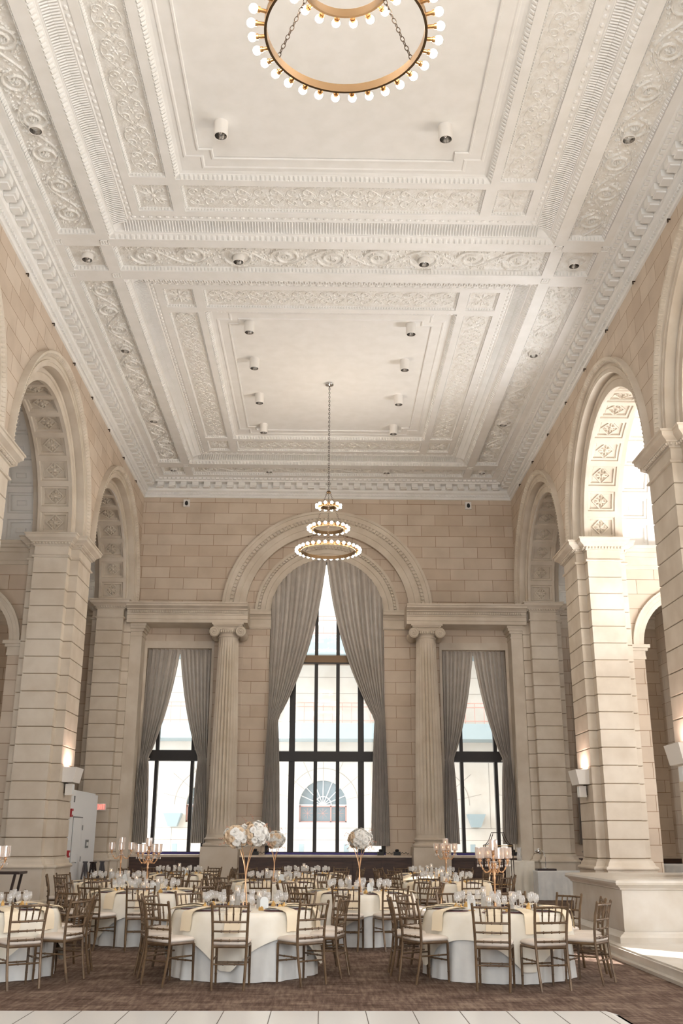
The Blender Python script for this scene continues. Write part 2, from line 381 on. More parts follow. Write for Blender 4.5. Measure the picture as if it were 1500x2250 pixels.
# ------------------------------------------------------------------ side walls with arches
def arc(yc, zc, r, n=40): return [(yc-r*math.cos(PI*k/n), zc+r*math.sin(PI*k/n)) for k in range(n+1)]
def coffer_soffit(m, mo, x0, x1, yc, zc, r, n, ncol, depth, rosette=True, face_in=True):
    """cylindrical soffit with sunk square coffers; y/z arc, x across"""
    W = (x1-x0)/ncol
    def P(x, a, rr): return (x, yc-rr*math.cos(a), zc+rr*math.sin(a))
    for i in range(n):
        a0, a1 = PI*i/n, PI*(i+1)/n
        for j in range(ncol):
            u0, u1 = x0+W*j, x0+W*(j+1)
            b = min(abs(W), r*(a1-a0)); k = 0.11*b; 
            rings = [(0, 0)]
            for ins, dep in ((k, 0), (k*1.25, depth*0.45), (k*1.9, depth*0.45), (k*2.1, depth), (b*0.40, depth), (b*0.44, depth*0.75)): rings.append((ins, dep))
            L = []
            sgn = 1 if x1 > x0 else -1
            for ins, dep in rings:
                ia = ins/r
                c = [(u0+sgn*ins, a0+ia), (u1-sgn*ins, a0+ia), (u1-sgn*ins, a1-ia), (u0+sgn*ins, a1-ia)]
                # subdivide along arc for curvature
                am = (a0+a1)/2
                L.append([P(c[0][0], c[0][1], r+dep), P(c[1][0], c[1][1], r+dep), P(c[1][0], am, r+dep), P(c[2][0], c[2][1], r+dep), P(c[3][0], c[3][1], r+dep), P(c[0][0], am, r+dep)])
            m.loops(L, True, False, True)
            if rosette:
                am = (a0+a1)/2; uc = (u0+u1)/2
                Rd = .36*b; cs = [(Rd, 0), (0, Rd), (-Rd, 0), (0, -Rd)]; Ld = []
                for sc_, dd in ((1.0, 0), (.97, depth*.35), (.80, depth*.35), (.76, 0)):
                    Ld.append([P(uc+p*sc_, am+q_*sc_/r, r+depth-dd) for p, q_ in cs])
                mo.loops(Ld, True)
                for k_ in range(14):
                    for e_ in (-1, 1):
                        f_ = -.40*b+.80*b*(k_+.5)/14
                        for pu, pa in ((f_, e_*.385*b), (e_*.385*b, f_)):
                            mo.sphere(P(uc+pu, am+pa/r, r+depth*.42), .010, 5, 3)
                R = 0.26*b
                for q in range(8):
                    t0 = PI/4*q
                    def W_(du, dv, dd): return P(uc+du, am+dv/r, r+depth-dd)
                    c0 = (math.cos(t0), math.sin(t0)); pr = (-c0[1], c0[0])
                    pts = [W_(0.25*R*c0[0], 0.25*R*c0[1], 0.0), W_(0.65*R*c0[0]+0.2*R*pr[0], 0.65*R*c0[1]+0.2*R*pr[1], 0.0), W_(R*c0[0], R*c0[1], 0), W_(0.65*R*c0[0]-0.2*R*pr[0], 0.65*R*c0[1]-0.2*R*pr[1], 0)]
                    top = W_(0.6*R*c0[0], 0.6*R*c0[1], depth*0.7)
                    i0 = len(mo.v); mo.v += pts+[top]
                    for e in range(4): mo.face((i0+e, i0+(e+1) % 4, i0+4))
                c = P(uc, am, r+depth*0.6); mo.sphere(c, 0.16*R+0.012, 6, 4)
def archivolt(m, x, out, yc, zc, prof, n=56, full=True, a_lim=0.0):
    """ring moulding: prof = list of (radius, projection towards 'out')"""
    L = []
    for k in range(n+1):
        a = a_lim+(PI-2*a_lim)*k/n
        L.append([(x+out*p, yc-r*math.cos(a), zc+r*math.sin(a)) for r, p in prof])
    m.loops(L, False)
def side_wall(side):
    s = 1 if side > 0 else -1; x = XR if side > 0 else XL
    name = 'wall_right' if side > 0 else 'wall_left'
    m = MB()
    top = 13.3
    ys = -4.0
    for yc in ARCH:
        m.quad((x, ys, SPR-0.02), (x, yc-R1, SPR-0.02), (x, yc-R1, top), (x, ys, top)); ys = yc+R1
        a = arc(yc, SPR, R1)
        for (y0, z0), (y1, z1) in zip(a[:-1], a[1:]): m.quad((x, y0, z0), (x, y1, z1), (x, y1, top), (x, y0, top))
    m.quad((x, ys, SPR-0.02), (x, YB+0.3, SPR-0.02), (x, YB+0.3, top), (x, ys, top))
    # aisle face, outward
    xo = x+s*T; ys = -4.0
    for yc in ARCH:
        m.quad((xo, ys, SPR-0.02), (xo, yc-R1, SPR-0.02), (xo, yc-R1, top), (xo, ys, top)); ys = yc+R1
        a = arc(yc, SPR, R1)
        for (y0, z0), (y1, z1) in zip(a[:-1], a[1:]): m.quad((xo, y0, z0), (xo, y1, z1), (xo, y1, top), (xo, y0, top))
    # closing wall nearest the camera (behind it in plan)
    m.box(min(x, xo), max(x, xo), -4, 2.2, 0, SPR)
    wl = structure(m.build(name, ash_y))
    m = MB()
    for yc in ARCH:
        for (xa, xb, r0, r1) in ((x, x+s*0.2, R1, R1), (x+s*0.2, x+s*0.2, R1, R2), (x+s*1.0, x+s*1.0, R2, R1), (x+s*1.0, xo, R1, R1)):
            archivolt(m, 0, 1, yc, SPR, [(r0, xa), (r1, xb)])
        # outer moulding rings on the hall face
        archivolt(m, x, -s, yc, SPR, [(R1, 0), (R1, 0.03), (R1+0.09, 0.03), (R1+0.09, 0.045), (R1+0.13, 0.05), (R1+0.14, 0.02), (R1+0.2, 0.03), (R1+0.205, 0.07), (R1+0.27, 0.13), (R1+0.325, 0.14), (R1+0.325, 0.0)])
        archivolt(m, x+s*0.2, -s, yc, SPR, [(R2, 0), (R2, 0.02), (R2+0.17, 0.02), (R2+0.18, 0.05), (R2+0.24, 0.06), (R2+0.25, 0.0)])
    m.build('archivolt', stone, wl)
    # dart ornament on the archivolt
    m = MB()
    for yc in ARCH[1:]:
        n = 110
        for k in range(n):
            a = PI*(k+0.5)/n; da = 0.010; r = R1+0.235
            def Q(rr, aa, p): return (x-s*p, yc-rr*math.cos(aa), SPR+rr*math.sin(aa))
            m.loops([[Q(r-.032, a-da, .04), Q(r-.032, a+da, .04), Q(r+.04, a+da, .09), Q(r+.04, a-da, .09)],
                     [Q(r-.02, a-da*.4, .10), Q(r-.02, a+da*.4, .10), Q(r+.028, a+da*.4, .145), Q(r+.028, a-da*.4, .145)]], True, False, True)
    m.build('leaf_ornament', stone, wl)
    m = MB(); mo = MB()
    for yc in ARCH[1:]:
        coffer_soffit(m, mo, x+s*0.2, x+s*1.0, yc, SPR, R2, 13, 1, 0.09)
    m.build('coffered_soffit', stone, wl); mo.build('rosette', stone, wl)
    # aisle: outer wall with window openings, cross walls, vaults
    xw = XOR if side > 0 else XOL
    m = MB()
    def wallbox(y0, y1, z0, z1): m.box(min(xw, xw+s*0.4), max(xw, xw+s*0.4), y0, y1, z0, z1)
    y = -4.0
    for yc in (ARCH[:2] if side > 0 else []):
        wallbox(y, yc-1.55, 0, 13.3); wallbox(yc-1.55, yc+1.55, 0, 1.5); wallbox(yc-1.55, yc+1.55, 10.2, 13.3); y = yc+1.55
    wallbox(y, YB+0.6, 0, 13.3)
    structure(m.build('wall_outer_right' if side > 0 else 'wall_outer_left', ash_y))
    m = MB(); md = MB()
    xa = x+s*T; xc = (xa+xw)/2; r = 1.22; zs = 6.02; th = 0.32
    lo, hi = min(xa, xw), max(xa, xw)
    for yc in PIERS[1:4]:
        m.box(lo, xc-r, yc-th, yc+th, 0, 8.46); m.box(xc+r, hi, yc-th, yc+th, 0, 8.46)
        n = 24
        for k in range(n):
            a0, a1 = PI*k/n, PI*(k+1)/n
            p0 = (xc-r*math.cos(a0), zs+r*math.sin(a0)); p1 = (xc-r*math.cos(a1), zs+r*math.sin(a1))
            for yy in (yc-th, yc+th): m.quad((p0[0], yy, p0[1]), (p1[0], yy, p1[1]), (p1[0], yy, 8.46), (p0[0], yy, 8.46))
            m.quad((p0[0], yc-th, p0[1]), (p1[0], yc-th, p1[1]), (p1[0], yc+th, p1[1]), (p0[0], yc+th, p0[1]))
        # archivolt, impost and cornice facing the camera
        L = []
        for k in range(33):
            a = PI*k/32; L.append([(xc-rr*math.cos(a), yc-th-p, zs+rr*math.sin(a)) for rr, p in ((r, 0), (r, .03), (r+.1, .03), (r+.11, .05), (r+.2, .05), (r+.21, .09), (r+.27, .1), (r+.27, 0))])
        md.loops(L, False)
        for q, xx in ((-1, xc-r), (1, xc+r)):
            for ins, z0, z1 in ((0.03, 5.68, 5.74), (0.02, 5.74, 5.88), (0.07, 5.88, 5.95), (0.12, 5.95, 6.03)):
                e0 = xx-q*ins; e1 = xx+q*0.31
                md.box(min(e0, e1), max(e0, e1), yc-th-ins*0.8, yc+th+ins*0.8, z0, z1)
        for p, z0, z1 in ((0.03, 7.9, 8.0), (0.05, 8.0, 8.2), (0.1, 8.2, 8.3), (0.2, 8.3, 8.38), (0.24, 8.38, 8.46)):
            md.box(lo, hi, yc-th-p, yc+th+p, z0, z1)
    structure(m.build('wall_cross_right' if side > 0 else 'wall_cross_left', ash_x))
    structure(md.build('trim_cross_right' if side > 0 else 'trim_cross_left', stone))
    m = MB(); mo = MB()
    for yc in ARCH[1:]:
        coffer_soffit(m, mo, xa, xw, yc, 8.46, 3.165, 15, 4, 0.12, rosette=False)
    structure(m.build('ceiling_aisle_right' if side > 0 else 'ceiling_aisle_left', plaster))
    # aisle end wall
    m = MB()
    if side > 0:
        wx0, wx1 = 7.92, 9.9
        m.box(lo, wx0, YB, YB+0.5, 0, 13.3); m.box(wx1, hi, YB, YB+0.5, 0, 13.3); m.box(wx0, wx1, YB, YB+0.5, 7.2, 13.3); m.box(wx0, wx1, YB, YB+0.5, 0, 1.1)
    else: m.box(lo, hi, YB, YB+0.5, 0, 13.3)
    structure(m.build('wall_end_right' if side > 0 else 'wall_end_left', ash_x))
    m = MB()
    for p, z0, z1 in ((0.03, 7.9, 8.0), (0.05, 8.0, 8.2), (0.1, 8.2, 8.3), (0.2, 8.3, 8.38), (0.24, 8.38, 8.46)):
        m.box(lo, hi, YB-p, YB, z0, z1)
    structure(m.build('trim_end_right' if side > 0 else 'trim_end_left', stone))
side_wall(-1); side_wall(1)
# wall behind the camera and roof slab
m = MB(); m.box(-10.7, 10.9, -4.4, -4.0, 0, 14); structure(m.build('wall_behind', ash_x))
m = MB(); m.box(-10.8, 11.0, -4.4, 31.7, 13.35, 13.6); structure(m.build('ceiling_slab', plaster))
m = MB(); m.box(-11, 11.2, 4, 31.7, 13.6, 38); structure(m.build('wall_upper_storeys', stone))  # unseen mass added above the hall to keep sun off the facade

# ------------------------------------------------------------------ back wall
ZS = 8.38
m = MB()
D1, D2 = YB, YB+0.55
def bw(x0, x1, z0, z1, y0=YB): m.box(x0, x1, y0, D2, z0, z1)
CL, CR = X0-4.60, X0+4.60
RO, RI = 2.62, 1.80
for cx in (CL, CR):
    bw(cx-1.0, cx+1.0, 7.2, ZS); bw(cx-1.0, cx+1.0, 0, 1.05)
bw(XL-0.3, CL-1.0, 0, ZS); bw(CL+1.0, X0-RO, 0, ZS); bw(X0+RO, CR-1.0, 0, ZS); bw(CR+1.0, XR+0.3, 0, ZS)
bw(X0-RO, X0-RI, 0, ZS, YB+0.06); bw(X0+RI, X0+RO, 0, ZS, YB+0.06); bw(X0-RI, X0+RI, 0, 1.05, YB+0.06)
n = 48; top = 13.3
m.quad((XL-.3, YB, ZS), (X0-RO, YB, ZS), (X0-RO, YB, top), (XL-.3, YB, top)); m.quad((X0+RO, YB, ZS), (XR+.3, YB, ZS), (XR+.3, YB, top), (X0+RO, YB, top))
for k in range(n):
    a0, a1 = PI*k/n, PI*(k+1)/n
    def q(r, a): return (X0-r*math.cos(a), ZS+r*math.sin(a))
    o0, o1, i0, i1 = q(RO, a0), q(RO, a1), q(RI, a0), q(RI, a1)
    m.quad((o0[0], YB, o0[1]), (o1[0], YB, o1[1]), (o1[0], YB, top), (o0[0], YB, top))
    m.quad((o0[0], YB, o0[1]), (o0[0], YB+.22, o0[1]), (o1[0], YB+.22, o1[1]), (o1[0], YB, o1[1]))
    m.quad((o0[0], YB+.22, o0[1]), (i0[0], YB+.22, i0[1]), (i1[0], YB+.22, i1[1]), (o1[0], YB+.22, o1[1]))
    m.quad((i0[0], YB+.22, i0[1]), (i0[0], D2, i0[1]), (i1[0], D2, i1[1]), (i1[0], YB+.22, i1[1]))
wb = structure(m.build('wall_back', ash_x))
m = MB()
def xarch(m, prof, y, n=56):
    L = []
    for k in range(n+1):
        a = PI*k/n; L.append([(X0-r*math.cos(a), y-p, ZS+r*math.sin(a)) for r, p in prof])
    m.loops(L, False)
xarch(m, [(2.60, -.02), (2.60, .03), (2.80, .03), (2.81, .05), (2.98, .05), (3.0, .02), (3.10, .04), (3.12, .08), (3.25, .10), (3.26, .13), (3.34, .13), (3.34, 0)], YB)
xarch(m, [(1.80, 0), (1.80, .03), (1.97, .03), (1.98, .055), (2.12, .055), (2.14, .03), (2.20, .05), (2.22, .09), (2.30, .09), (2.30, 0)], YB+.22)
m.build('archivolt', stone, wb)
m = MB()
def xorn(r, y, n, sz):
    for k in range(n):
        a = PI*(k+0.5)/n
        def Q(rr, aa, p): return (X0-rr*math.cos(aa), y-p, ZS+rr*math.sin(aa))
        da = sz/r*0.5
        m.loops([[Q(r-sz*.6, a-da, 0), Q(r+sz*.6, a-da, 0), Q(r+sz*.6, a+da, 0), Q(r-sz*.6, a+da, 0)],
                 [Q(r-sz*.5, a-da*.8, .075), Q(r+sz*.55, a-da*.8, .075), Q(r+sz*.55, a+da*.8, .075), Q(r-sz*.5, a+da*.8, .075)]], True, False, True)
xorn(3.06, YB-.02, 76, .085); xorn(2.17, YB+.19, 64, .065)
m.build('key_ornament', stone, wb)
# entablature over each side window, and impost blocks beside the arch
def profile_x(m, x0, x1, prof, yb):
    """prof: (projection from yb towards camera, z)"""
    L = [[(x0, yb-p, z) for p, z in prof], [(x1, yb-p, z) for p, z in prof]]
    m.loops(L, False)
    for xx, fl in ((x0, 1), (x1, 0)):
        i = len(m.v); m.v += [(xx, yb, prof[0][1])]+[(xx, yb-p, z) for p, z in prof]+[(xx, yb, prof[-1][1])]
        idx = list(range(i, len(m.v))); m.face(idx if fl else idx[::-1])
ENT = [(0.0, 7.83), (.92, 7.83), (.92, 7.93), (.94, 7.935), (.94, 8.05), (.97, 8.07), (.97, 8.1), (.95, 8.11), (.95, 8.2), (1.0, 8.22), (1.0, 8.25), (1.1, 8.30), (1.14, 8.31), (1.14, 8.36), (1.18, 8.38), (1.18, 8.42), (0, 8.44)]
IMP = [(0.0, 7.83), (.04, 7.84), (.06, 7.87), (.04, 7.9), (.02, 7.91), (.02, 8.14), (.05, 8.16), (.05, 8.2), (.12, 8.26), (.2, 8.28), (.22, 8.36), (.24, 8.38), (.24, 8.42), (0, 8.42)]
m = MB()
profile_x(m, XL-.1, X0-2.44, ENT, YB); profile_x(m, X0+2.44, XR+.1, ENT, YB)
profile_x(m, X0-2.5, X0-RI+.03, IMP, YB+.06); profile_x(m, X0+RI-.03, X0+2.5, IMP, YB+.06)
k = 0; x = XL+0.05
while x < XR-.05:
    if abs(x-X0) > 2.46: m.box(x-.018, x+.018, YB-1.0, YB-.94, 8.12, 8.19)
    x += .055
structure(m.build('trim_1', stone))
m = MB()  # corner pilasters
for q, xx in ((-1, XL), (1, XR)):
    a, b = sorted((xx, xx-q*.35))
    m.box(a, b, 30.35, YB, 0, 7.45)
    for e, z0, z1 in ((.02, 7.45, 7.5), (0.0, 7.5, 7.6), (.05, 7.6, 7.68), (.1, 7.68, 7.76), (.13, 7.76, 7.83)):
        a, b = sorted((xx, xx-q*(.35+e))); m.box(a, b, 30.35-e, YB, z0, z1)
structure(m.build('trim_2', stone))
# lintel frame around side windows
m = MB()
for cx in (CL, CR):
    m.box(cx-1.08, cx+1.08, YB-.025, YB, 7.2, 7.42); m.box(cx-1.08, cx-1.0, YB-.025, YB, 1.1, 7.2); m.box(cx+1.0, cx+1.08, YB-.025, YB, 1.1, 7.2)
structure(m.build('trim_3', stone))

# ------------------------------------------------------------------ Ionic columns
def column(xc, label):
    t = thing('ionic_column', label, 'column', (xc, 30.42, 0))
    m = MB(); m.box(-.535, .535, -.5, .58, 0, 1.25); m.box(-.56, .56, -.525, .58, 0, .2); m.build('pedestal', stone, t)
    m = MB(); m.box(-.53, .53, -.5, .55, 1.25, 1.33)
    m.lathe([(.50, 1.33), (.53, 1.35), (.535, 1.39), (.51, 1.42), (.46, 1.43), (.445, 1.47), (.45, 1.50), (.47, 1.51), (.485, 1.54), (.47, 1.57), (.44, 1.585), (.43, 1.62), (.42, 1.66)], 48, cap1=True); m.build('base', stone, t, 'auto')
    m = MB(); nf = 24; seg = 6; L = []
    for j in range(13):
        f = j/12.0; z = 1.66+(7.42-1.66)*f; R = .415-.115*(f**1.6); ring = []
        dep = 0.0 if j == 0 or j == 12 else 1.0
        for k in range(nf*seg):
            ph = (k % seg)/seg; d = 0
            if 0 < (k % seg): d = .17*R*math.sin(PI*ph)**.8*dep
            a = 2*PI*k/(nf*seg)
            ring.append(((R-d)*math.cos(a), (R-d)*math.sin(a), z))
        L.append(ring)
        if j == 0: L.append([(x_, y_, z+.03) for x_, y_, z_ in ring])
    m.loops(L, True); m.build('fluted_shaft', stone, t)
    m = MB(); m.lathe([(.30, 7.40), (.325, 7.42), (.325, 7.45), (.31, 7.46), (.31, 7.50), (.37, 7.55), (.40, 7.62), (.40, 7.66)], 36)
    m.box(-.40, .40, -.36, .36, 7.62, 7.72); m.box(-.44, .44, -.42, .42, 7.72, 7.76); m.box(-.48, .48, -.45, .45, 7.76, 7.83)
    for q in (-1, 1):
        # volute roll and its spiral
        cx, cz = q*.40, 7.545; L = []
        for yy, rr in ((-.44, .15), (-.40, .165), (-.2, .125), (0, .10), (.2, .125), (.40, .165), (.44, .15)):
            L.append([(cx+rr*math.cos(2*PI*k/24), yy, cz+rr*math.sin(2*PI*k/24)) for k in range(24)])
        m.loops(L, True, True, True)
        pts = []
        for k in range(46):
            a = PI/2 - q*0 + q*(k/46.0)*4.6*PI*1.0; rr = .155*(1-k/50.0)
            pts.append((cx+rr*math.cos(a)*1, -.455, cz+rr*math.sin(a)))
        m.tube(pts, .014, 5)
        m.sphere((cx, -.46, cz), .028, 8, 5)
    for k in range(7): m.sphere((-.2+k*.066, -.385, 7.56), .03, 6, 5, (1, .8, 1.5))
    m.build('capital', stone, t, 'auto')
column(X0-3.03, 'fluted Ionic column left of the big arched window'); column(X0+3.05, 'fluted Ionic column right of the big arched window')

# ------------------------------------------------------------------ sill, panelling, windows
m = MB()
for a, b in ((XL, X0-3.57), (X0-2.49, X0+2.51), (X0+3.59, XR)): m.box(a, b, YB-.45, YB+.3, 1.04, 1.10)
m.box(7.33, XOR, YB-.4, YB+.3, 1.04, 1.10)
structure(m.build('trim_sill', noise_mix(mat('pale_sill_stone', sr(206, 190, 172), .6), sr(200, 184, 166), sr(212, 197, 180), 4)))
m = MB()
for a, b in ((XL, X0-3.57), (X0-2.49, X0+2.51), (X0+3.59, XR), (7.33, XOR)):
    m.box(a, b, YB-.38, YB, 0, 1.04); m.box(a, b, YB-.42, YB-.38, 0.96, 1.04); m.box(a, b, YB-.42, YB-.38, 0, .14)
    npn = max(1, int((b-a)/.75)); wd = (b-a)/npn
    for i in range(npn+1):
        xx = a+i*wd; m.box(max(a, xx-.05), min(b, xx+.05), YB-.415, YB-.38, .14, .96)
structure(m.build('trim_panelling', wood))
def window(num, cx, hw, arched, mull, trans, thick=.1, zt=7.2):
    t = bpy.data.objects.new('window_%d' % num, None); COL.objects.link(t); structure(t)
    y = YB+.42
    m = MB(); mb2 = MB()
    if arched:
        L = []
        for k in range(41):
            a = PI*k/40; L.append([(cx-r*math.cos(a), yy, ZS+r*math.sin(a)) for r, yy in ((hw, y-.08), (hw-.12, y-.08), (hw-.12, y+.08), (hw, y+.08))])
        m.loops(L, True); zt = ZS
    m.box(cx-hw, cx-hw+.12, y-.08, y+.08, 1.1, zt); m.box(cx+hw-.12, cx+hw, y-.08, y+.08, 1.1, zt)
    m.box(cx-hw, cx+hw, y-.08, y+.08, 1.1, 1.18)
    if not arched: m.box(cx-hw, cx+hw, y-.08, y+.08, zt-.1, zt)
    for xm, wd in mull:
        h = math.sqrt(max(hw*hw-(xm-cx)**2, 0))+ZS if arched else zt
        m.box(xm-wd/2, xm+wd/2, y-.09, y+.09, 1.1, h)
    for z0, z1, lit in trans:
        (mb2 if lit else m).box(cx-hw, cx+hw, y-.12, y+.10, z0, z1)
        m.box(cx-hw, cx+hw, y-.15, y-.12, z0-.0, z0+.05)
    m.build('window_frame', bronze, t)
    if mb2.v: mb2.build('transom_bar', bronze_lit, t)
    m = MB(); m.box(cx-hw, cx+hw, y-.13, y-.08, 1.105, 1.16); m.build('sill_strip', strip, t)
    m = MB()
    zz = zt-.05
    m.quad((cx-hw+.05, y, 1.12), (cx+hw-.05, y, 1.12), (cx+hw-.05, y, zz), (cx-hw+.05, y, zz))
    if arched:
        i = len(m.v); m.v.append((cx, y, zz))
        for k in range(25): a = PI*k/24; m.v.append((cx-(hw-.05)*math.cos(a), y, zz+(hw-.05)*math.sin(a)))
        for k in range(24): m.face((i, i+1+k, i+2+k))
    m.build('pane', pane, t)
window(1, X0, RI, True, [(-.95, .18), (-.225, .11), (.455, .11), (1.17, .18)], [(3.80, 4.10, 0), (6.78, 7.06, 1)])
window(2, CL, 1.0, False, [(-5.07, .1), (-3.98, .1)], [(3.80, 4.12, 0)])
window(3, CR, 1.0, False, [(4.26, .1), (5.31, .1)], [(3.80, 4.12, 0)])
window(4, 8.91, .99, False, [(8.4, .1), (9.4, .1)], [(3.80, 4.12, 0)])

# ------------------------------------------------------------------ curtains
def curtain(label, side, xo_, x_in_top, tie_x, tie_z, tie_w, bot_w, zb, topf, y0=YB+.16, folds=11, bow=0.0, outb=0.0, dropf=.27):
    """side -1: hangs from the left jamb (outer x = xo_) ; +1 mirrored. tie_w = width at the tie, bot_w = width at hem"""
    nu, nv = folds*8, 44; m = MB(); L = []
    s = -side
    for j in range(nv+1):
        f = j/nv; row = []
        for i in range(nu+1):
            u = i/nu
            zt_ = topf(xo_+s*abs(x_in_top-xo_)*u)
            # inner edge width as function of z
            topz = topf(x_in_top)
            zz = topz+(zb-topz)*f
            if zz > tie_z:
                g = (zz-tie_z)/(topz-tie_z); wid = tie_w+(abs(x_in_top-xo_)-tie_w)*(g**0.80); wid += bow*math.sin(PI*g)
                off = outb*(1-g); z = tie_z+(zt_-tie_z)*g
            else:
                g = (tie_z-zz)/(tie_z-zb); wid = tie_w+(bot_w+.10-tie_w)*(g**0.7); off = -.12*g**.8; z = zz; g = 0.0
            pinch = math.exp(-((zz-tie_z)/.16)**2)
            amp = (.085+.03*math.sin(i*.37))*(1-.5*pinch)*(.55+.45*min(1, f*6+.1))
            ph = 2*PI*folds*u+.5*math.sin(6*u+f*2)
            x = xo_+s*(off+wid*u+.012*math.cos(ph))
            yv = y0-amp*math.sin(ph)-.03*pinch*1.0-dropf*(1-g)**1.3
            row.append((x, yv, z-.0))
        L.append(row)
    m.loops(L, False)
    t = thing('curtain', label, 'curtain', (0, 0, 0))
    m.build('panel', curt, t, True)
    m = MB(); cx = xo_+s*(outb+tie_w*.5)
    LL = []
    for k in range(13):
        a = PI*k/12; LL.append([(cx-(tie_w*.56)*math.cos(a), y0-.10*math.sin(a)-.02, tie_z-.03+dz) for dz in (-.02, .03)])
    m.loops(LL, False); m.build('tieback', curt, t)
    return t
archtop = lambda x: ZS+math.sqrt(max(RI*RI-(x-X0)**2, .0)) - .01
curtain('left taupe curtain of the big arched window, tied back', -1, X0-RI+.01, X0-.04, 0, 5.05, .30, .46, 1.36, archtop, bow=.18)
curtain('right taupe curtain of the big arched window, tied back', 1, X0+RI-.01, X0-.03, 0, 5.05, .30, .46, 1.36, archtop, bow=.18)
ft = lambda x: 7.19
curtain('outer taupe curtain of the left side window, tied back', -1, CL-1.0, CL-.0, 0, 3.86, .24, .38, 1.42, ft, folds=8, bow=.06)
curtain('inner taupe curtain of the left side window, tied back', 1, CL+1.0, CL+.0, 0, 3.86, .24, .38, 1.42, ft, folds=8, bow=.06)
curtain('inner taupe curtain of the right side window, tied back', -1, CR-1.0, CR-.0, 0, 3.86, .24, .38, 1.42, ft, folds=8, bow=.06)
curtain('outer taupe curtain of the right side window, tied back', 1, CR+1.0, CR+.0, 0, 3.86, .24, .38, 1.42, ft, folds=8, bow=.06)
curtain('dark narrow curtain slice in the right aisle behind the bright pier', -1, 7.72, 8.7, 0, 3.86, .28, .40, 1.42, ft, y0=YB-.12, dropf=0.0, folds=8, bow=.06)

# ------------------------------------------------------------------ ceiling
ceil_ = bpy.data.objects.new('ceiling', None); COL.objects.link(ceil_); structure(ceil_)
def rectloop(x0, x1, y0, y1, z, notch=0):
    if not notch: return [(x0, y0, z), (x1, y0, z), (x1, y1, z), (x0, y1, z)]
    q = notch
    return [(x0+q, y0, z), (x1-q, y0, z), (x1-q, y0+q, z), (x1, y0+q, z), (x1, y1-q, z), (x1-q, y1-q, z), (x1-q, y1, z), (x0+q, y1, z), (x0+q, y1-q, z), (x0, y1-q, z), (x0, y0+q, z), (x0+q, y0+q, z)]
U1, U2, U3, U4 = 4.36, 4.60, 5.32, 5.50       # half widths: coffer edge, frieze, frieze outer, cornice start
HW_L, HW_R = X0-XL, XR-X0
YC = [(-3.7, 16.95), (18.42, 29.30)]
# flat beams, with the friezes sunk
mb = MB(); mf = MB(); mm = MB()
def flat(x0, x1, y0, y1, z=ZC): mb.quad((x0, y0, z), (x0, y1, z), (x1, y1, z), (x1, y0, z))
def sunk(x0, x1, y0, y1, dz=.10, z=ZC, eb=.055, es=.075, eggs=True):
    """sunk frieze: vertical sides, a moulding, then the relief ground"""
    A = rectloop(x0, x1, y0, y1, z); B = rectloop(x0, x1, y0, y1, z+.03); C = rectloop(x0+eb, x1-eb, y0+eb, y1-eb, z+dz-.02); D = rectloop(x0+eb, x1-eb, y0+eb, y1-eb, z+dz)
    mb.loops([A, B, C, D], True)
    mf.face([mf.vert(p) for p in D])
    if eggs: beads(x0+.008, x1-.008, y0+.008, y1-.008, z+.028, es, .05, .05)
def beads(x0, x1, y0, y1, z, pitch, w, h):
    """row of small blocks round a rectangle, standing just inside it"""
    for (ax, a0, a1, fix, sg) in (('x', x0+w, x1-w, y0, 1), ('x', x0+w, x1-w, y1, -1), ('y', y0+w, y1-w, x0, 1), ('y', y0+w, y1-w, x1, -1)):
        n = max(1, int((a1-a0)/pitch)); p = (a1-a0)/n; g = p*.34
        for k in range(n):
            c = a0+(k+.5)*p
            def V(a, d, zz): return (a, fix+sg*d, zz) if ax == 'x' else (fix+sg*d, a, zz)
            i = len(mm.v)
            mm.v += [V(c-g, 0, z), V(c+g, 0, z), V(c+g, w, z+h*1.0), V(c-g, w, z+h*1.0), V(c-g*.6, w*.25, z-.022), V(c+g*.6, w*.25, z-.022), V(c+g*.6, w*.8, z+h*.45), V(c-g*.6, w*.8, z+h*.45)]
            for f in ((4, 5, 6, 7), (0, 1, 5, 4), (1, 2, 6, 5), (2, 3, 7, 6), (3, 0, 4, 7)): mm.face([i+q for q in f])
BAND = [(YC[0][1], 17.20, 18.10, YC[1][0])]
xb = [X0-U4, X0-U3, X0-U2, X0-U1, X0+U1, X0+U2, X0+U3, X0+U4]
for s in (0, 6): flat(xb[s], xb[s+1], -4, YB-.5)                       # outer long beams
for s in (2, 4): flat(xb[s], xb[s+1], -4, YB-.5)                       # inner long beams
for xa, xc in ((xb[1], xb[2]), (xb[5], xb[6])):
    flat(xa, xc, -4, 4.0); flat(xa, xc, 16.80, 17.20); flat(xa, xc, 18.10, 18.50); flat(xa, xc, 29.22, 29.62); flat(xa, xc, 30.32, YB-.5)
    sunk(xa, xc, 4.0, 16.80); sunk(xa, xc, 17.20, 18.10); sunk(xa, xc, 18.50, 29.22); sunk(xa, xc, 29.62, 30.32)
flat(xb[3], xb[4], 16.95, 17.20); flat(xb[3], xb[4], 18.10, 18.42); sunk(xb[3], xb[4], 17.20, 18.10)
flat(xb[3], xb[4], 29.30, 29.62); sunk(xb[3], xb[4], 29.62, 30.32); flat(xb[3], xb[4], 30.32, YB-.5); flat(xb[3], xb[4], -4, -3.7)
# small crossing squares where the beams meet
for xx in ((xb[0]+xb[1])/2, (xb[2]+xb[3])/2, (xb[4]+xb[5])/2, (xb[6]+xb[7])/2):
    for yy in (17.07, 18.28, 29.46):
        for q in range(4):
            a = q*PI/2; mm.box(-.085, .085, -.085, -.072, ZC-.012, ZC+.01, Matrix.Translation((xx, yy, 0)) @ Matrix.Rotation(a, 4, 'Z'))
        for q in range(4): mm.sphere((xx+.035*math.cos(q*PI/2+.78), yy+.035*math.sin(q*PI/2+.78), ZC), .022, 6, 4, (1, 1, .6))
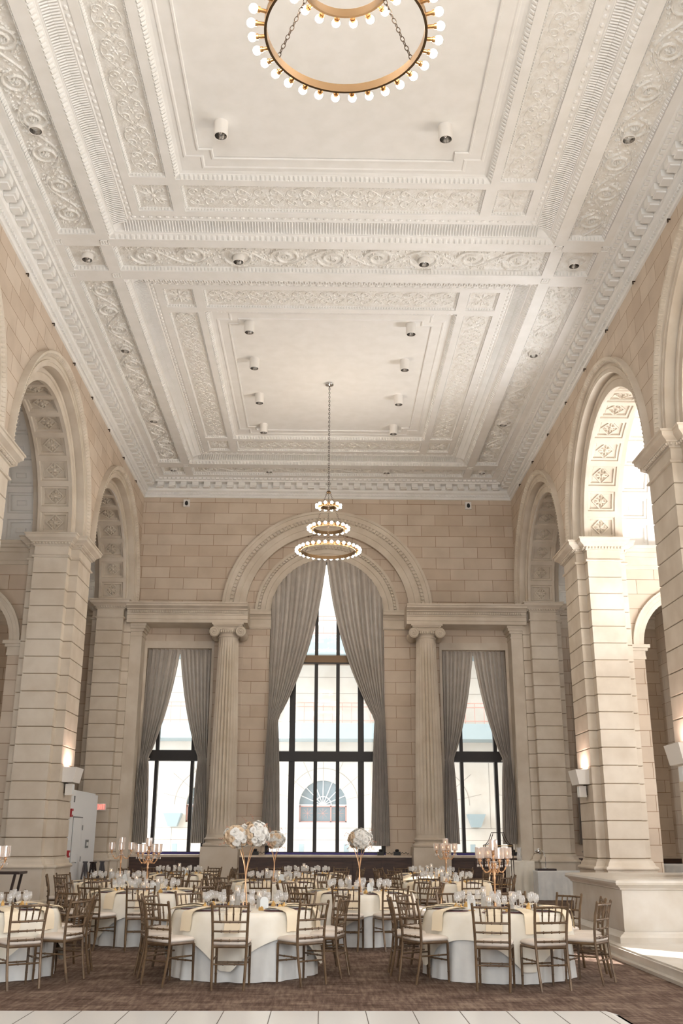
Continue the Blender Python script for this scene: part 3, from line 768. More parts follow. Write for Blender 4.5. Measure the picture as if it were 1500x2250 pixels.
# deep coffers
FR = []
for (y0, y1) in YC:
    x0, x1 = X0-U1, X0+U1
    def R(d, z, n=0, dy=None):
        e = d if dy is None else dy
        return rectloop(x0+d, x1-d, y0+e, y1-e, z, n)
    beads(x0, x1, y0, y1, ZC+.01, .105, .09, .07)
    steps = [R(0, ZC), R(0, ZC+.02), R(.10, ZC+.075), R(.10, ZC+.09)]
    for k in range(7): steps.append(R(.12+.28*(k/6.0)**1.3*1.0, ZC+.09+.09*math.sin(k/6*PI/2)))
    steps += [R(.41, ZC+.175), R(.43, ZC+.19), R(.52, ZC+.20), R(.53, ZC+.185), R(.55, ZC+.185)]
    mb.loops(steps, True)
    # flutes of the cove
    for (ax, a0, a1, fx, sg) in (('x', x0+.3, x1-.3, y1, -1), ('x', x0+.3, x1-.3, y0, 1), ('y', y0+.3, y1-.3, x0, 1), ('y', y0+.3, y1-.3, x1, -1)):
        n = int((a1-a0)/.055)
        for k in range(n):
            if ax == 'y' and a0+k*.055 < 8: continue
            c = a0+(k+.5)*.055
            for d0, z0_, d1, z1_ in ((.14, ZC+.098, .26, ZC+.150), (.26, ZC+.150, .39, ZC+.176)):
                def V(a, d, z): return (a, fx+sg*d, z) if ax == 'x' else (fx+sg*d, a, z)
                i = len(mm.v); mm.v += [V(c-.014, d0, z0_), V(c+.014, d0, z0_), V(c+.014, d1, z1_), V(c-.014, d1, z1_), V(c, d0+.005, z0_-.018), V(c, d1-.005, z1_-.018)]
                for f in ((0, 4, 5, 3), (4, 1, 2, 5), (0, 1, 4), (3, 5, 2)): mm.face([i+q for q in f])
        n = int((a1-a0)/.16)
        for k in range(n):
            if ax == 'y' and a0+k*.16 < 8: continue
            c = a0+(k+.5)*.16
            p = (c, fx+sg*.475, ZC+.195) if ax == 'x' else (fx+sg*.475, c, ZC+.195)
            mm.sphere(p, .06, 6, 4, (.85 if ax == 'x' else .6, .6 if ax == 'x' else .85, .45))
    # frame with sunk friezes
    zf = ZC+.185; a = .55; fw = .13
    fx0, fx1, fy0, fy1 = x0+a, x1-a, y0+a, y1-a
    WX, WY = .66, .80
    gx0, gx1, gy0, gy1 = fx0+fw, fx1-fw, fy0+fw, fy1-fw
    def fl(xa, xc, ya, yc_): flat(xa, xc, ya, yc_, zf)
    fl(fx0, fx1, fy0, gy0); fl(fx0, fx1, gy1, fy1); fl(fx0, gx0, gy0, gy1); fl(gx1, fx1, gy0, gy1)
    G = .22
    ix0, ix1, iy0, iy1 = gx0+WX, gx1-WX, gy0+WY, gy1-WY
    # corner squares + long friezes
    for (xa, xc) in ((gx0, ix0), (ix1, gx1)):
        sunk(xa, xc, gy0, iy0, .06, zf, .04, .06); sunk(xa, xc, iy1, gy1, .06, zf, .04, .06)
        sunk(xa, xc, iy0+G, iy1-G, .06, zf, .04, .06); fl(xa, xc, iy0, iy0+G); fl(xa, xc, iy1-G, iy1)
        FR.append(('y', xa, xc, iy0+G, iy1-G, zf+.06, .62)); FR.append(('sq', xa, xc, gy0, iy0, zf+.06, 0)); FR.append(('sq', xa, xc, iy1, gy1, zf+.06, 0))
    for (ya, yc_) in ((gy0, iy0), (iy1, gy1)):
        sunk(ix0+G, ix1-G, ya, yc_, .06, zf, .04, .06); fl(ix0, ix0+G, ya, yc_); fl(ix1-G, ix1, ya, yc_)
        FR.append(('x', ix0+G, ix1-G, ya, yc_, zf+.06, .62))
    # inner border up to the plain panel, stepped at its corners
    jx0, jx1, jy0, jy1 = ix0+.16, ix1-.16, iy0+.16, iy1-.16
    fl(ix0, ix1, iy0, jy0); fl(ix0, ix1, jy1, iy1); fl(ix0, jx0, jy0, jy1); fl(jx1, ix1, jy0, jy1)
    beads(jx0, jx1, jy0, jy1, zf+.01, .085, .075, .055)
    def Q(d, z, n=.0): return rectloop(jx0+d, jx1-d, jy0+d, jy1-d, z, n if n else 0)
    mb.loops([Q(0, zf), Q(0, zf+.02), Q(.08, zf+.07), Q(.08, zf+.085), Q(.14, zf+.10), Q(.2, zf+.10)], True)
    mb.loops([Q(.2, zf+.1001, .001), Q(.2, zf+.10, .3), Q(.22, zf+.085, .3), Q(.25, zf+.085, .3), Q(.27, zf+.10, .3), Q(.46, zf+.10, .24), Q(.47, zf+.08, .24), Q(.50, zf+.08, .24), Q(.51, zf+.11, .24)], True)
    mb.quad(*[(jx0+.18, jy0+.18, zf+.115), (jx0+.18, jy1-.18, zf+.115), (jx1-.18, jy1-.18, zf+.115), (jx1-.18, jy0+.18, zf+.115)])
mb.build('plaster_beams', plaster, ceil_); mf.build('frieze_ground', relief, ceil_); mm.build('egg_and_dart_moulding', plaster, ceil_)

# relief scrollwork -------------------------------------------------
mr = MB()
def ridge(m, pts, w, h, F):
    """raised ridge along pts (u,v) ; F(u,v,d)->world, d = height off the ground"""
    L = []
    for i, (u, v) in enumerate(pts):
        a = pts[max(i-1, 0)]; b = pts[min(i+1, len(pts)-1)]
        dx, dy = b[0]-a[0], b[1]-a[1]; l = math.hypot(dx, dy) or 1; nx, ny = -dy/l, dx/l
        k = 1 if 0 < i < len(pts)-1 else .3
        L.append([F(u+nx*w*k, v+ny*w*k, 0), F(u+nx*w*.45*k, v+ny*w*.45*k, h*.85*k), F(u-nx*w*.45*k, v-ny*w*.45*k, h*.85*k), F(u-nx*w*k, v-ny*w*k, 0)])
    m.loops(L, False)
def leaf(m, u, v, a, l, w, h, F):
    c, s = math.cos(a), math.sin(a)
    def P(x, y, d): return F(u+x*c-y*s, v+x*s+y*c, d)
    i = len(m.v); m.v += [P(0, 0, 0), P(l*.45, w, 0), P(l, 0, 0), P(l*.45, -w, 0), P(l*.5, 0, h)]
    for q in range(4): m.face((i+q, i+(q+1) % 4, i+4))
def blob(m, u, v, r, h, F):
    i = len(m.v); n = 6
    for k in range(n): m.v.append(F(u+r*math.cos(2*PI*k/n), v+r*math.sin(2*PI*k/n), 0))
    for k in range(n): m.v.append(F(u+r*.6*math.cos(2*PI*k/n), v+r*.6*math.sin(2*PI*k/n), h*.8))
    m.v.append(F(u, v, h))
    for k in range(n): m.face((i+k, i+(k+1) % n, i+n+(k+1) % n, i+n+k)); m.face((i+n+k, i+n+(k+1) % n, i+2*n))
def spiral(m, u, v, R, a0, sg, turns, w, h, F, leaves=True):
    pts = []; N = int(18*turns)
    for k in range(N+1):
        t = k/N; r = R*(1-t)**.85+.02*R; a = a0+sg*2*PI*turns*t; pts.append((u+r*math.cos(a), v+r*math.sin(a)))
    ridge(m, pts, w, h, F)
    if leaves:
        for k in range(9):
            t = k/12.0; r = R*(1-t)**.85; a = a0+sg*2*PI*turns*t*.85
            leaf(m, u+r*math.cos(a), v+r*math.sin(a), a+sg*.9, R*.38*random.uniform(.8, 1.2), R*.12, h*.9, F)
    for k in range(7):
        a = 2*PI*k/7; leaf(m, u+.05*R*math.cos(a), v+.05*R*math.sin(a), a, R*.30, R*.09, h*1.1, F)
    blob(m, u, v, R*.13, h*1.3, F)
def big_scrolls(m, u0, u1, v0, v1, F, pitch):
    n = max(1, round((u1-u0)/pitch)); p = (u1-u0)/n; W = (v1-v0); vc = (v0+v1)/2
    for i in range(n):
        sg = 1 if i % 2 else -1; u = u0+(i+.5)*p
        spiral(m, u, vc-sg*W*.03, W*.40, PI if sg > 0 else PI, sg, 1.9, W*.038, .045, F)
        # connecting S stem
        pts = []
        for k in range(15):
            t = k/14.0; pts.append((u+p*(.0+t)*.98-W*.05, vc+sg*W*.36*math.cos(PI*t)))
        ridge(m, pts, W*.028, .035, F)
        for k in range(5):
            leaf(m, u+p*(.30+.1*k), vc+sg*W*(.30-.14*k), random.uniform(0, 6.28), W*.16, W*.045, .035, F)
        for k in range(34):
            a_ = random.uniform(0, 6.28); q_ = random.uniform(.36, .50); uu = u+q_*p*1.05*math.cos(a_); vv = vc+q_*W*1.0*math.sin(a_)
            if abs(vv-vc) < W*.46: leaf(m, uu, vv, a_+random.uniform(.6, 2.2), W*random.uniform(.09, .17), W*.035, .03, F)
        for k in range(14):
            a_ = 2*PI*k/14; leaf(m, u+W*.41*math.cos(a_), vc-sg*W*.03+W*.41*math.sin(a_), a_+sg*1.1, W*.13, W*.04, .035, F)
        for k in range(8):
            blob(m, u+random.uniform(-.5, .5)*p, vc+random.choice((-1, 1))*W*random.uniform(.28, .43), W*.03, .025, F)
def small_scrolls(m, u0, u1, v0, v1, F, pitch):
    n = max(1, round((u1-u0)/pitch)); p = (u1-u0)/n; W = (v1-v0); vc = (v0+v1)/2
    for i in range(n):
        u = u0+(i+.5)*p
        for sg in (-1, 1):
            for e in (-1, 1):
                pts = []
                for k in range(19):
                    t = k/18; r = W*.165*(1-t)**.8+.004; a = (PI/2*sg+PI*(e < 0))+sg*e*2*PI*1.25*t
                    pts.append((u+e*p*.24+r*math.cos(a), vc+sg*W*.21+r*math.sin(a)))
                ridge(m, pts, W*.018, .018, F)
                blob(m, u+e*p*.24, vc+sg*W*.21, W*.028, .022, F)
            pts = [(u+p*.5*(t/8.0-.5)*2, vc+sg*W*(.06+.33*abs(math.sin(PI*t/8.0)))) for t in range(9)]
            ridge(m, pts, W*.013, .014, F)
        for k in range(6):
            a = 2*PI*k/6+.3; leaf(m, u+.02*math.cos(a), vc+.02*math.sin(a), a, W*.15, W*.035, .02, F)
        for k in range(5): leaf(m, u+p*.5, vc, PI/2+(k-2)*.5, W*.17, W*.03, .016, F); leaf(m, u+p*.5, vc, -PI/2+(k-2)*.5, W*.17, W*.03, .016, F)
        blob(m, u, vc, W*.04, .028, F)
zg = ZC+.10
for xa, xc in ((xb[1], xb[2]), (xb[5], xb[6])):
    flip = 1 if xa > 0 else -1
    FY = lambda u, v, d: (v, u, zg-d)
    big_scrolls(mr, 8.0, 16.7, xa+.07, xc-.07, FY, .87)
    big_scrolls(mr, 18.6, 29.12, xa+.07, xc-.07, FY, .87)
    for y0_, y1_ in ((17.27, 18.03), (29.69, 30.25)): spiral(mr, (y0_+y1_)/2, (xa+xc)/2, .22, 0, 1, 1.3, .03, .03, FY)
FX = lambda u, v, d: (u, v, zg-d)
big_scrolls(mr, xb[3]+.1, xb[4]-.1, 17.27, 18.03, FX, .97); big_scrolls(mr, xb[3]+.1, xb[4]-.1, 29.69, 30.25, FX, .97)
for kind, a, b, c, d, z, pt in FR:
    if kind == 'y': small_scrolls(mr, max(c, 8.0)+.06, d-.06, a+.05, b-.05, (lambda u, v, q, z=z: (v, u, z-q)), pt)
    elif kind == 'x': small_scrolls(mr, a+.06, b-.06, c+.05, d-.05, (lambda u, v, q, z=z: (u, v, z-q)), pt)
    else:
        F = (lambda u, v, q, z=z: (u, v, z-q)); uc, vc = (a+b)/2, (c+d)/2
        for k in range(12):
            an = 2*PI*k/12; leaf(mr, uc+.04*math.cos(an), vc+.04*math.sin(an), an, .2+.06*(k % 2), .035, .03, F)
        blob(mr, uc, vc, .05, .04, F)
        for q in range(4):
            an = PI/4+q*PI/2; spiral(mr, uc+.2*math.cos(an), vc+.24*math.sin(an), .07, an, 1, 1.2, .012, .018, F, False)
mr.build('scroll_relief', relief, ceil_)

# cornice, running round three sides ------------------------------------
mc = MB()
# (distance from wall, z)
CP = [(0, 12.17), (.04, 12.18), (.05, 12.23), (.02, 12.25), (.05, 12.27), (.05, 12.34), (.13, 12.38), (.145, 12.41), (.145, 12.44), (.16, 12.46), (.17, 12.60), (.40, 12.605), (.40, 12.60), (.415, 12.60), (.42, 12.63), (.44, 12.66), (.50, 12.70), (.56, 12.72)]
L = []
for d, z in CP: L.append([(XL+d, -4, z), (XL+d, YB-d, z), (XR-d, YB-d, z), (XR-d, -4, z)])
mc.loops(L, False)
def brow(d0, d1, z0, z1, pitch, g, slope=0.0):
    """blocks along the cornice between wall distances d0 and d1"""
    n = int((XR-XL-2*d1)/pitch); p = (XR-XL-2*d1)/n
    for k in range(n):
        c = XL+d1+(k+.5)*p; mc.box(c-g, c+g, YB-d1, YB-d0, z0, z1)
    n = int((YB-d1-6)/pitch)
    for k in range(n):
        c = YB-d1-(k+.5)*pitch
        mc.box(XL+d0, XL+d1, c-g, c+g, z0, z1); mc.box(XR-d1, XR-d0, c-g, c+g, z0, z1)
brow(.045, .085, 12.275, 12.335, .10, .030)       # small dentils
brow(.165, .385, 12.47, 12.60, .37, .10)          # brackets
brow(.165, .34, 12.44, 12.48, .37, .10)
brow(.44, .52, 12.645, 12.70, .14, .05)           # leaf row
mc.build('cornice', plaster, ceil_)
mc2 = MB(); 
mk = mat('cornice_shadow_gap', sr(120, 100, 82), .8)
# little iron clips under the cornice
ORD = ('farthest', 'second farthest', 'third farthest', 'fourth farthest', 'fourth nearest', 'third nearest', 'second nearest', 'nearest')
for yi, yy in enumerate((29.3, 27.3, 25.2, 23.1, 21.2, 19.3, 17.3, 15.2)):
    for q, xx in ((1, XL), (-1, XR)):
        m = MB(); m.box(min(xx, xx+q*.06), max(xx, xx+q*.06), yy-.012, yy+.012, 12.13, 12.15); m.box(min(xx+q*.04, xx+q*.06), max(xx+q*.04, xx+q*.06), yy-.015, yy+.015, 12.08, 12.14)
        o = m.build('cable_clip', iron); sd = 'left' if q > 0 else 'right'
        tag(o, 'small metal clip just under the %s cornice, %s of its row' % (sd, ORD[yi]), 'clip', 'metal clips under the %s cornice' % sd)

# ------------------------------------------------------------------ downlights
def dl_mesh(h):
    m = MB(); m.lathe([(.118, h), (.118, .005), (.112, 0), (.104, 0), (.100, .006)], 24); a = m.mesh('lamp_housing', canwhite, 'auto')
    m = MB(); m.lathe([(.102, .003), (.098, .03), (.085, .09), (.05, .14), (.02, .15)], 20, cap1=True); b = m.mesh('reflector', reflector, True)
    m = MB(); m.sphere((0, 0, .085), .034, 10, 6); c = m.mesh('lamp', chrome, True)
    return a, b, c
DLM = dl_mesh(.30)
DL = []
for i, yy in enumerate((13.85, 17.68, 21.75, 26.05, 30.0)):
    for q, xx in (('left', X0-4.96), ('right', X0+4.94)):
        DL.append((xx, yy, ZC-.02 if i == 1 else ZC+.02, '%s scrolled ceiling border, %s' % (q, ('nearest the camera', 'in the cross band square', 'just beyond the cross band', 'halfway to the far corner', 'in the far corner square')[i])))
for q, xx in (('left', X0-1.9), ('right', X0+1.87)):
    DL.append((xx, 17.66, ZC-.04, 'scrolled cross band of the ceiling, %s one' % q))
    DL.append((xx, 30.0, ZC, 'far border above the window wall, %s one' % q))
    DL.append((xx, 13.92, ZC+.03, 'plain ceiling panel near the big ring chandelier, %s one' % q))
    for i, yy in enumerate((20.75, 22.62, 24.72, 26.8)):
        DL.append((xx, yy, ZC+.03, 'far plain panel, %s row, %s' % (q, ('nearest', 'second nearest', 'second farthest', 'farthest')[i])))
for xx, yy, zz, lb in DL:
    t = thing('ceiling_downlight', 'white cylinder downlight on the '+lb, 'downlight', (xx, yy, zz), 0, 'ceiling downlights')
    for nm, me in zip(('lamp_housing', 'reflector', 'lamp'), DLM): link(nm, me, t)

# ------------------------------------------------------------------ ring chandeliers
def chain_mesh(m, p0, p1, link_l=.055, w=.016, r=.0042):
    p0, p1 = Vector(p0), Vector(p1); L = (p1-p0).length; n = max(2, int(L/(link_l*.78))); d = (p1-p0).normalized()
    ref = Vector((0, 1, 0)) if abs(d.y) < .9 else Vector((1, 0, 0)); a = (ref-ref.dot(d)*d).normalized(); b = d.cross(a)
    for k in range(n):
        c = p0+(p1-p0)*((k+.5)/n); s = a if k % 2 else b; pts = []
        for j in range(11):
            an = 2*PI*j/10; pts.append(c+d*(link_l*.5*math.cos(an))+s*(w*math.sin(an)))
        m.tube(pts, r, 4, False)
bm_ = MB(); bm_.sphere((0.108, 0, 0), .038, 14, 10); BULB = bm_.mesh('bulb', bulb, True)
sm_ = MB(); sm_.tube([(0, 0, 0), (.062, 0, 0)], .017, 10); sm_.tube([(.055, 0, 0), (.078, 0, 0)], .026, 10); SOCK = sm_.mesh('socket', socket, 'auto')
def chandelier(xc, yc, zb, zceil, label):
    t = thing('ring_chandelier', label, 'chandelier', (xc, yc, 0))
    rings = [(zb, .69, 32), (zb+.575, .40, 20), (zb+1.17, .20, 12)]
    for z, R, n in rings:
        m = MB(); h = .042
        m.lathe([(R, -h), (R, h), (R-.022, h), (R-.022, -h), (R, -h)], 72, (0, 0, z)); ring = m.build('ring_band', brass, t, 'auto')
        for k in range(n):
            a = 2*PI*(k+.5)/n
            s = link('socket', SOCK, ring, (R*math.cos(a), R*math.sin(a), z), a)
            link('bulb', BULB, ring, (R*math.cos(a), R*math.sin(a), z), a)
    for k in range(3):
        a = 2*PI*k/3+PI/6
        c, s = math.cos(a), math.sin(a)
        for p0, p1 in (((.68*c, .68*s, rings[0][0]+.03), (.40*c, .40*s, rings[1][0]-.03)), ((.39*c, .39*s, rings[1][0]+.03), (.20*c, .20*s, rings[2][0]-.03)), ((.19*c, .19*s, rings[2][0]+.03), (.05*c, .05*s, rings[2][0]+.36))):
            m = MB(); chain_mesh(m, p0, p1); m.build('chain', iron, t)
    m = MB(); chain_mesh(m, (0, 0, rings[2][0]+.40), (0, 0, zceil-.04), .075, .02, .0055); m.build('chain', iron, t)
    m = MB(); m.lathe([(.012, 0), (.05, -.01), (.06, .02), (.045, .045), (.015, .06)], 16, (0, 0, rings[2][0]+.35), True, True); m.torus((0, 0, rings[2][0]+.41), .02, .005, 12, 5); m.build('chain_hub', brass, t, True)
    m = MB(); m.lathe([(.012, -.07), (.03, -.05), (.10, -.035), (.115, -.01), (.115, 0)], 24, (0, 0, zceil), True, True); m.build('ceiling_canopy', chrome, t, True)
    return t
chandelier(.09, 24.0, 8.43, 12.99, 'three-tier brass ring chandelier with globe bulbs hanging before the window wall')
chandelier(.14, 6.75, 8.1, 12.99, 'large near three-tier brass ring chandelier cut by the top edge of the photo')

# ------------------------------------------------------------------ exterior seen through the glass
YF = 50.0
def rr(a): return a
bt = thing('facade_building', 'sunlit pale stone building with arched fanlights across the street', 'building', (0, YF, 0))
m = MB(); mg = MB()
AX = [-10.8, -5.4, .03, 5.4, 10.8]; rA = 1.15; zA = 3.06
xs = -30.0
for ax in AX:
    m.box(xs, ax-rA, 0, 2, -2, zA+rA+.0); xs = ax+rA
m.box(xs, 30, 0, 2, -2, zA+rA)
m.box(-30, 30, 0, 2, zA+rA, 22)
for ax in AX:
    m.box(ax-rA, ax+rA, 0, 2, -2, 2.26)
    n = 28
    for k in range(n):
        a0, a1 = PI*k/n, PI*(k+1)/n; p0 = (ax-rA*math.cos(a0), zA+rA*math.sin(a0)); p1 = (ax-rA*math.cos(a1), zA+rA*math.sin(a1))
        m.quad((p0[0], 0, p0[1]), (p1[0], 0, p1[1]), (p1[0], 0, zA+rA), (p0[0], 0, zA+rA)); m.quad((p0[0], 0, p0[1]), (p0[0], .5, p0[1]), (p1[0], .5, p1[1]), (p1[0], 0, p1[1]))
m.build('wall', facade, bt)
m = MB()
for z in (.82, 1.46, 2.0, 5.6, 8.4, 9.2): m.box(-30, 30, -.012, .01, z-.012, z+.012)
for ax in AX:
    L = []
    for k in range(41):
        a = PI*k/40; L.append([(ax-r*math.cos(a), -p, zA+r*math.sin(a)) for r, p in ((1.70, 0), (1.70, .02), (1.73, .02), (1.73, 0))])
    m.loops(L, False)
    for k in range(7):
        a = PI*(k+.5)/7; c, s = -math.cos(a), math.sin(a); n_ = (-s, c)
        p, q = (ax+1.15*c, zA+1.15*s), (ax+2.35*c, zA+2.35*s); w_ = .012
        m.quad((p[0]-n_[0]*w_, -.015, p[1]-n_[1]*w_), (q[0]-n_[0]*w_, -.015, q[1]-n_[1]*w_), (q[0]+n_[0]*w_, -.015, q[1]+n_[1]*w_), (p[0]+n_[0]*w_, -.015, p[1]+n_[1]*w_))
    for xx in (ax-2.7,): m.box(xx-.012, xx+.012, -.012, .01, 2.0, 5.6); m.box(xx+.9, xx+.924, -.012, .01, -1, 2.0)
m.build('stone_joint', facdark, bt)
for ax in AX:
    m = MB()
    i = len(m.v); m.v.append((ax, .3, zA))
    for k in range(29): a = PI*k/28; m.v.append((ax-rA*math.cos(a), .3, zA+rA*math.sin(a)))
    for k in range(28): m.face((i, i+1+k, i+2+k))
    m.quad((ax-rA, .3, 2.26), (ax+rA, .3, 2.26), (ax+rA, .3, zA), (ax-rA, .3, zA))
    g = m.build('window', facglass, bt)
    m = MB(); m.box(ax-rA, ax+rA, .2, .28, zA-.03, zA+.03)
    for k in range(1, 8):
        a = PI*k/8; c, s = -math.cos(a), math.sin(a); m.tube([(ax+.0*c, .24, zA+.0*s), (ax+rA*c, .24, zA+rA*s)], .022, 4)
    m.tube([(ax-.4*math.cos(PI*k/16), .24, zA+.4*math.sin(PI*k/16)) for k in range(17)], .025, 4); m.build('fanlight_bars', whitepaint, g)
    m = MB()
    for xx in (ax-rA+.04, ax-.38, ax+.38, ax+rA-.04): m.box(xx-.03, xx+.03, .16, .22, 2.26, zA)
    m.box(ax-rA, ax+rA, .16, .22, 2.26, 2.32); m.box(ax-rA, ax+rA, .16, .22, zA-.09, zA-.04)
    for cx in (ax-.74, ax, ax+.74):
        for q in range(4): a = q*PI/4; m.tube([(cx-.25*math.cos(a), .19, 2.68-.25*math.sin(a)), (cx+.25*math.cos(a), .19, 2.68+.25*math.sin(a))], .008, 4)
    m.build('red_grille', railm, g)
for xx in (-7.0, -.98, 1.15, 7.2, 4.35):
    m = MB(); m.box(xx-.12, xx+.12, -.02, .05, .92, 1.28); m.build('vent', bridgem, bt)
br = thing('footbridge', 'grey blue girder walkway with faded red railing outside the windows', 'footbridge', (0, YF-2, 0))
m = MB()
for z0, z1 in ((6.0, 6.72), (10.0, 10.9)): m.box(-30, 30, -.2, 1.6, z0, z1)
m.build('girder', bridgem, br)
m = MB()
for z0, h in ((6.72, .95), (10.9, .95)):
    for zz in (z0+.12, z0+h*.8, z0+h): m.box(-30, 30, -.17, -.13, zz-.018, zz+.018)
    for k in range(-60, 61): m.box(k*.45-.012, k*.45+.012, -.165, -.14, z0, z0+h)
m.build('railing', railm, br)
for xx, nm in ((7.35, 'right'), (-7.1, 'left')):
    m = MB(); i = len(m.v); m.loops([[(xx-.2, YF-.5, 2.05), (xx+.2, YF-.5, 2.05), (xx+.2, YF, 2.05), (xx-.2, YF, 2.05)], [(xx-.42, YF-.7, 2.65), (xx+.42, YF-.7, 2.65), (xx+.42, YF, 2.65), (xx-.42, YF, 2.65)]], True, True, True)
    tag(m.build('outdoor_wall_lamp', bridgem), 'tapering grey wall lamp on the building outside the %s side window' % nm, 'wall lamp')
m = MB(); m.box(13, 60, 31.7, 47.5, -.3, 42); structure(m.build('wall_neighbour', facade))  # unseen block added to shade the facade across the street from the sun
m = MB(); m.box(-40, 40, 31.7, 60, -.4, -.05); structure(m.build('floor_street', asphalt))
m = MB(); m.box(11.2, 45, -25, 60, -.4, -.05); structure(m.build('floor_pavement', asphalt))

# ------------------------------------------------------------------ wall fittings
for q, xx, yc, lab in ((-1, XL, PIERS[3], 'white tapering wall sconce on the tall left stone pier above the white door wall'), (1, XR, PIERS[3], 'cream tapering wall sconce on the bright right stone pier behind the podium'), (1, XR, PIERS[2], 'cream tapering wall sconce at the right frame edge on the nearest right pier')):
    t = thing('wall_sconce', lab, 'wall light', (xx, yc-.05, 2.78)); s = -q
    m = MB(); a, b = .27, .38
    def lp(w_, d, z): return [(0, -w_, z), (s*d, -w_, z), (s*d, w_, z), (0, w_, z)]
    m.loops([lp(.34, .24, 0), lp(.37, .31, .33), lp(.355, .295, .33), lp(.33, .23, .03)], True, True, True); m.build('shade', canwhite, t)
    m = MB(); m.box(min(0, s*.05), max(0, s*.05), -.06, .06, -.02, .0); m.build('bracket', iron, t)
    l = bpy.data.lights.new('sconce_uplight', 'AREA'); l.shape = 'RECTANGLE'; l.size = .25; l.size_y = .5; l.energy = 9; l.color = (1.0, .72, .62)
    o = bpy.data.objects.new('sconce_uplight', l); COL.objects.link(o); o.parent = t; o.location = (s*.17, 0, .34); o.rotation_euler = (PI, 0, 0)
    t2 = thing('wall_speaker', 'small white box loudspeaker fixed just below the %s wall sconce' % ('left' if q < 0 else ('bright right pier' if yc > 20 else 'right frame edge')), 'speaker', (xx, yc-.1, 2.50))
    m = MB(); m.box(min(s*.04, s*.2), max(s*.04, s*.2), -.11, .11, 0, .25); m.build('cabinet', canwhite, t2)
    m = MB(); m.box(min(0, s*.04), max(0, s*.04), -.04, .04, .05, .2); m.build('mount', iron, t2)
    m = MB(); m.box(min(s*.2, s*.205), max(s*.2, s*.205), -.095, .095, .02, .23); m.build('grille', frost, t2)
for xx, nm in ((-4.52, 'left'), (4.70, 'right')):
    t = thing('small_wall_speaker', 'small white square speaker high on the back wall near the %s corner' % nm, 'speaker', (xx, YB-.10, 11.84), 0, 'small speakers on the back wall')
    m = MB(); m.box(-.10, .10, -.0, .10, 0, .24); m.build('housing', canwhite, t)
    m = MB(); m.loops([[(.055*math.cos(2*PI*k/12), -.012, .10+.075*math.sin(2*PI*k/12)*(1.25 if math.sin(2*PI*k/12) > 0 else .9)) for k in range(12)], [(.05*math.cos(2*PI*k/12), -.03, .10+.07*math.sin(2*PI*k/12)*(1.25 if math.sin(2*PI*k/12) > 0 else .9)) for k in range(12)]], True, True, True); m.build('black_dome', black, t)
# white partition with door
BX = -6.10
m = MB(); m.box(-8.2, BX, 24.95, 27.95, 0, 2.69); m.box(-8.2, BX-.02, 27.95, 28.35, 0, 2.66)
vw = structure(m.build('wall_vestibule', whitepaint))
dr = bpy.data.objects.new('door_1', None); COL.objects.link(dr); structure(dr)
m = MB(); m.box(BX, BX+.02, 25.66, 26.62, 0, 2.04); m.build('door_leaf', whitepaint, dr)
m = MB(); gap = mat('door_gap', sr(120, 122, 124), .6)
m.box(BX, BX+.006, 25.63, 25.66, 0, 2.07); m.box(BX, BX+.006, 26.62, 26.65, 0, 2.07); m.box(BX, BX+.006, 25.63, 26.65, 2.04, 2.07); m.build('door_gap', gap, dr)
m = MB(); m.tube([(BX+.02, 25.78, 1.0), (BX+.08, 25.78, 1.0), (BX+.085, 25.92, .99)], .012, 6); m.build('door_handle', chrome, dr)
m = MB()
for zz in (.3, 1.0, 1.75): m.box(BX+.018, BX+.03, 26.58, 26.64, zz, zz+.12)
m.build('hinge', gap, dr)
def wallbox_thing(name, lab, cat, y0, y1, z0, z1, mt, d=.04, inner=None):
    t = thing(name, lab, cat, (BX, (y0+y1)/2, z0))
    m = MB(); m.box(0, d, -(y1-y0)/2, (y1-y0)/2, 0, z1-z0); m.build('case', mt, t)
    if inner: m = MB(); m.box(d, d+.01, -(y1-y0)*.3, (y1-y0)*.3, (z1-z0)*.25, (z1-z0)*.7); m.build('face', inner, t)
    return t
wallbox_thing('alarm_strobe', 'red fire alarm strobe on the white door wall above the door', 'alarm', 25.22, 25.40, 2.05, 2.24, red, .05, whitepaint)
wallbox_thing('pull_station', 'red fire alarm pull station on the white door wall beside the handle', 'alarm', 25.28, 25.40, 1.12, 1.28, red, .05, whitepaint)
wallbox_thing('light_switch', 'small grey switch plate above the red pull station', 'switch', 25.36, 25.46, 1.42, 1.52, frost, .01)
wallbox_thing('wall_vent', 'small dark slot vent high on the white door wall', 'vent', 25.55, 25.66, 2.40, 2.55, gap, .01)
wallbox_thing('notice_frame', 'small grey framed panel right of the white door', 'panel', 27.15, 27.45, 1.32, 1.52, gap, .02, frost)
# EXIT sign
t = thing('exit_sign', 'red lit EXIT sign on the far left stone pier beside the white door wall', 'sign', (-6.36, 29.93, 2.31))
m = MB(); m.box(-.16, .16, -.06, .0, 0, .19); m.build('housing', canwhite, t)
m = MB(); m.box(-.145, .145, -.064, -.06, .015, .175); m.build('face', exitface, t)
m = MB()
def stroke(x0, z0, x1, z1, w=.016):
    dx, dz = x1-x0, z1-z0; l = math.hypot(dx, dz); nx, nz = -dz/l*w/2, dx/l*w/2
    m.loops([[(x0+nx, -.064, z0+nz), (x1+nx, -.064, z1+nz), (x1-nx, -.064, z1-nz), (x0-nx, -.064, z0-nz)], [(x0+nx, -.070, z0+nz), (x1+nx, -.070, z1+nz), (x1-nx, -.070, z1-nz), (x0-nx, -.070, z0-nz)]], True, True, True)
a, b = .035, .155; h = (a+b)/2
for x0, z0, x1, z1 in ((-.125, a, -.125, b), (-.13, b, -.07, b), (-.13, h, -.08, h), (-.13, a, -.07, a), (-.055, a, .005, b), (-.055, b, .005, a), (.03, a, .03, b), (.055, b, .125, b), (.09, a, .09, b)): stroke(x0, z0, x1, z1)
m.build('exit_lettering', exitred, t)
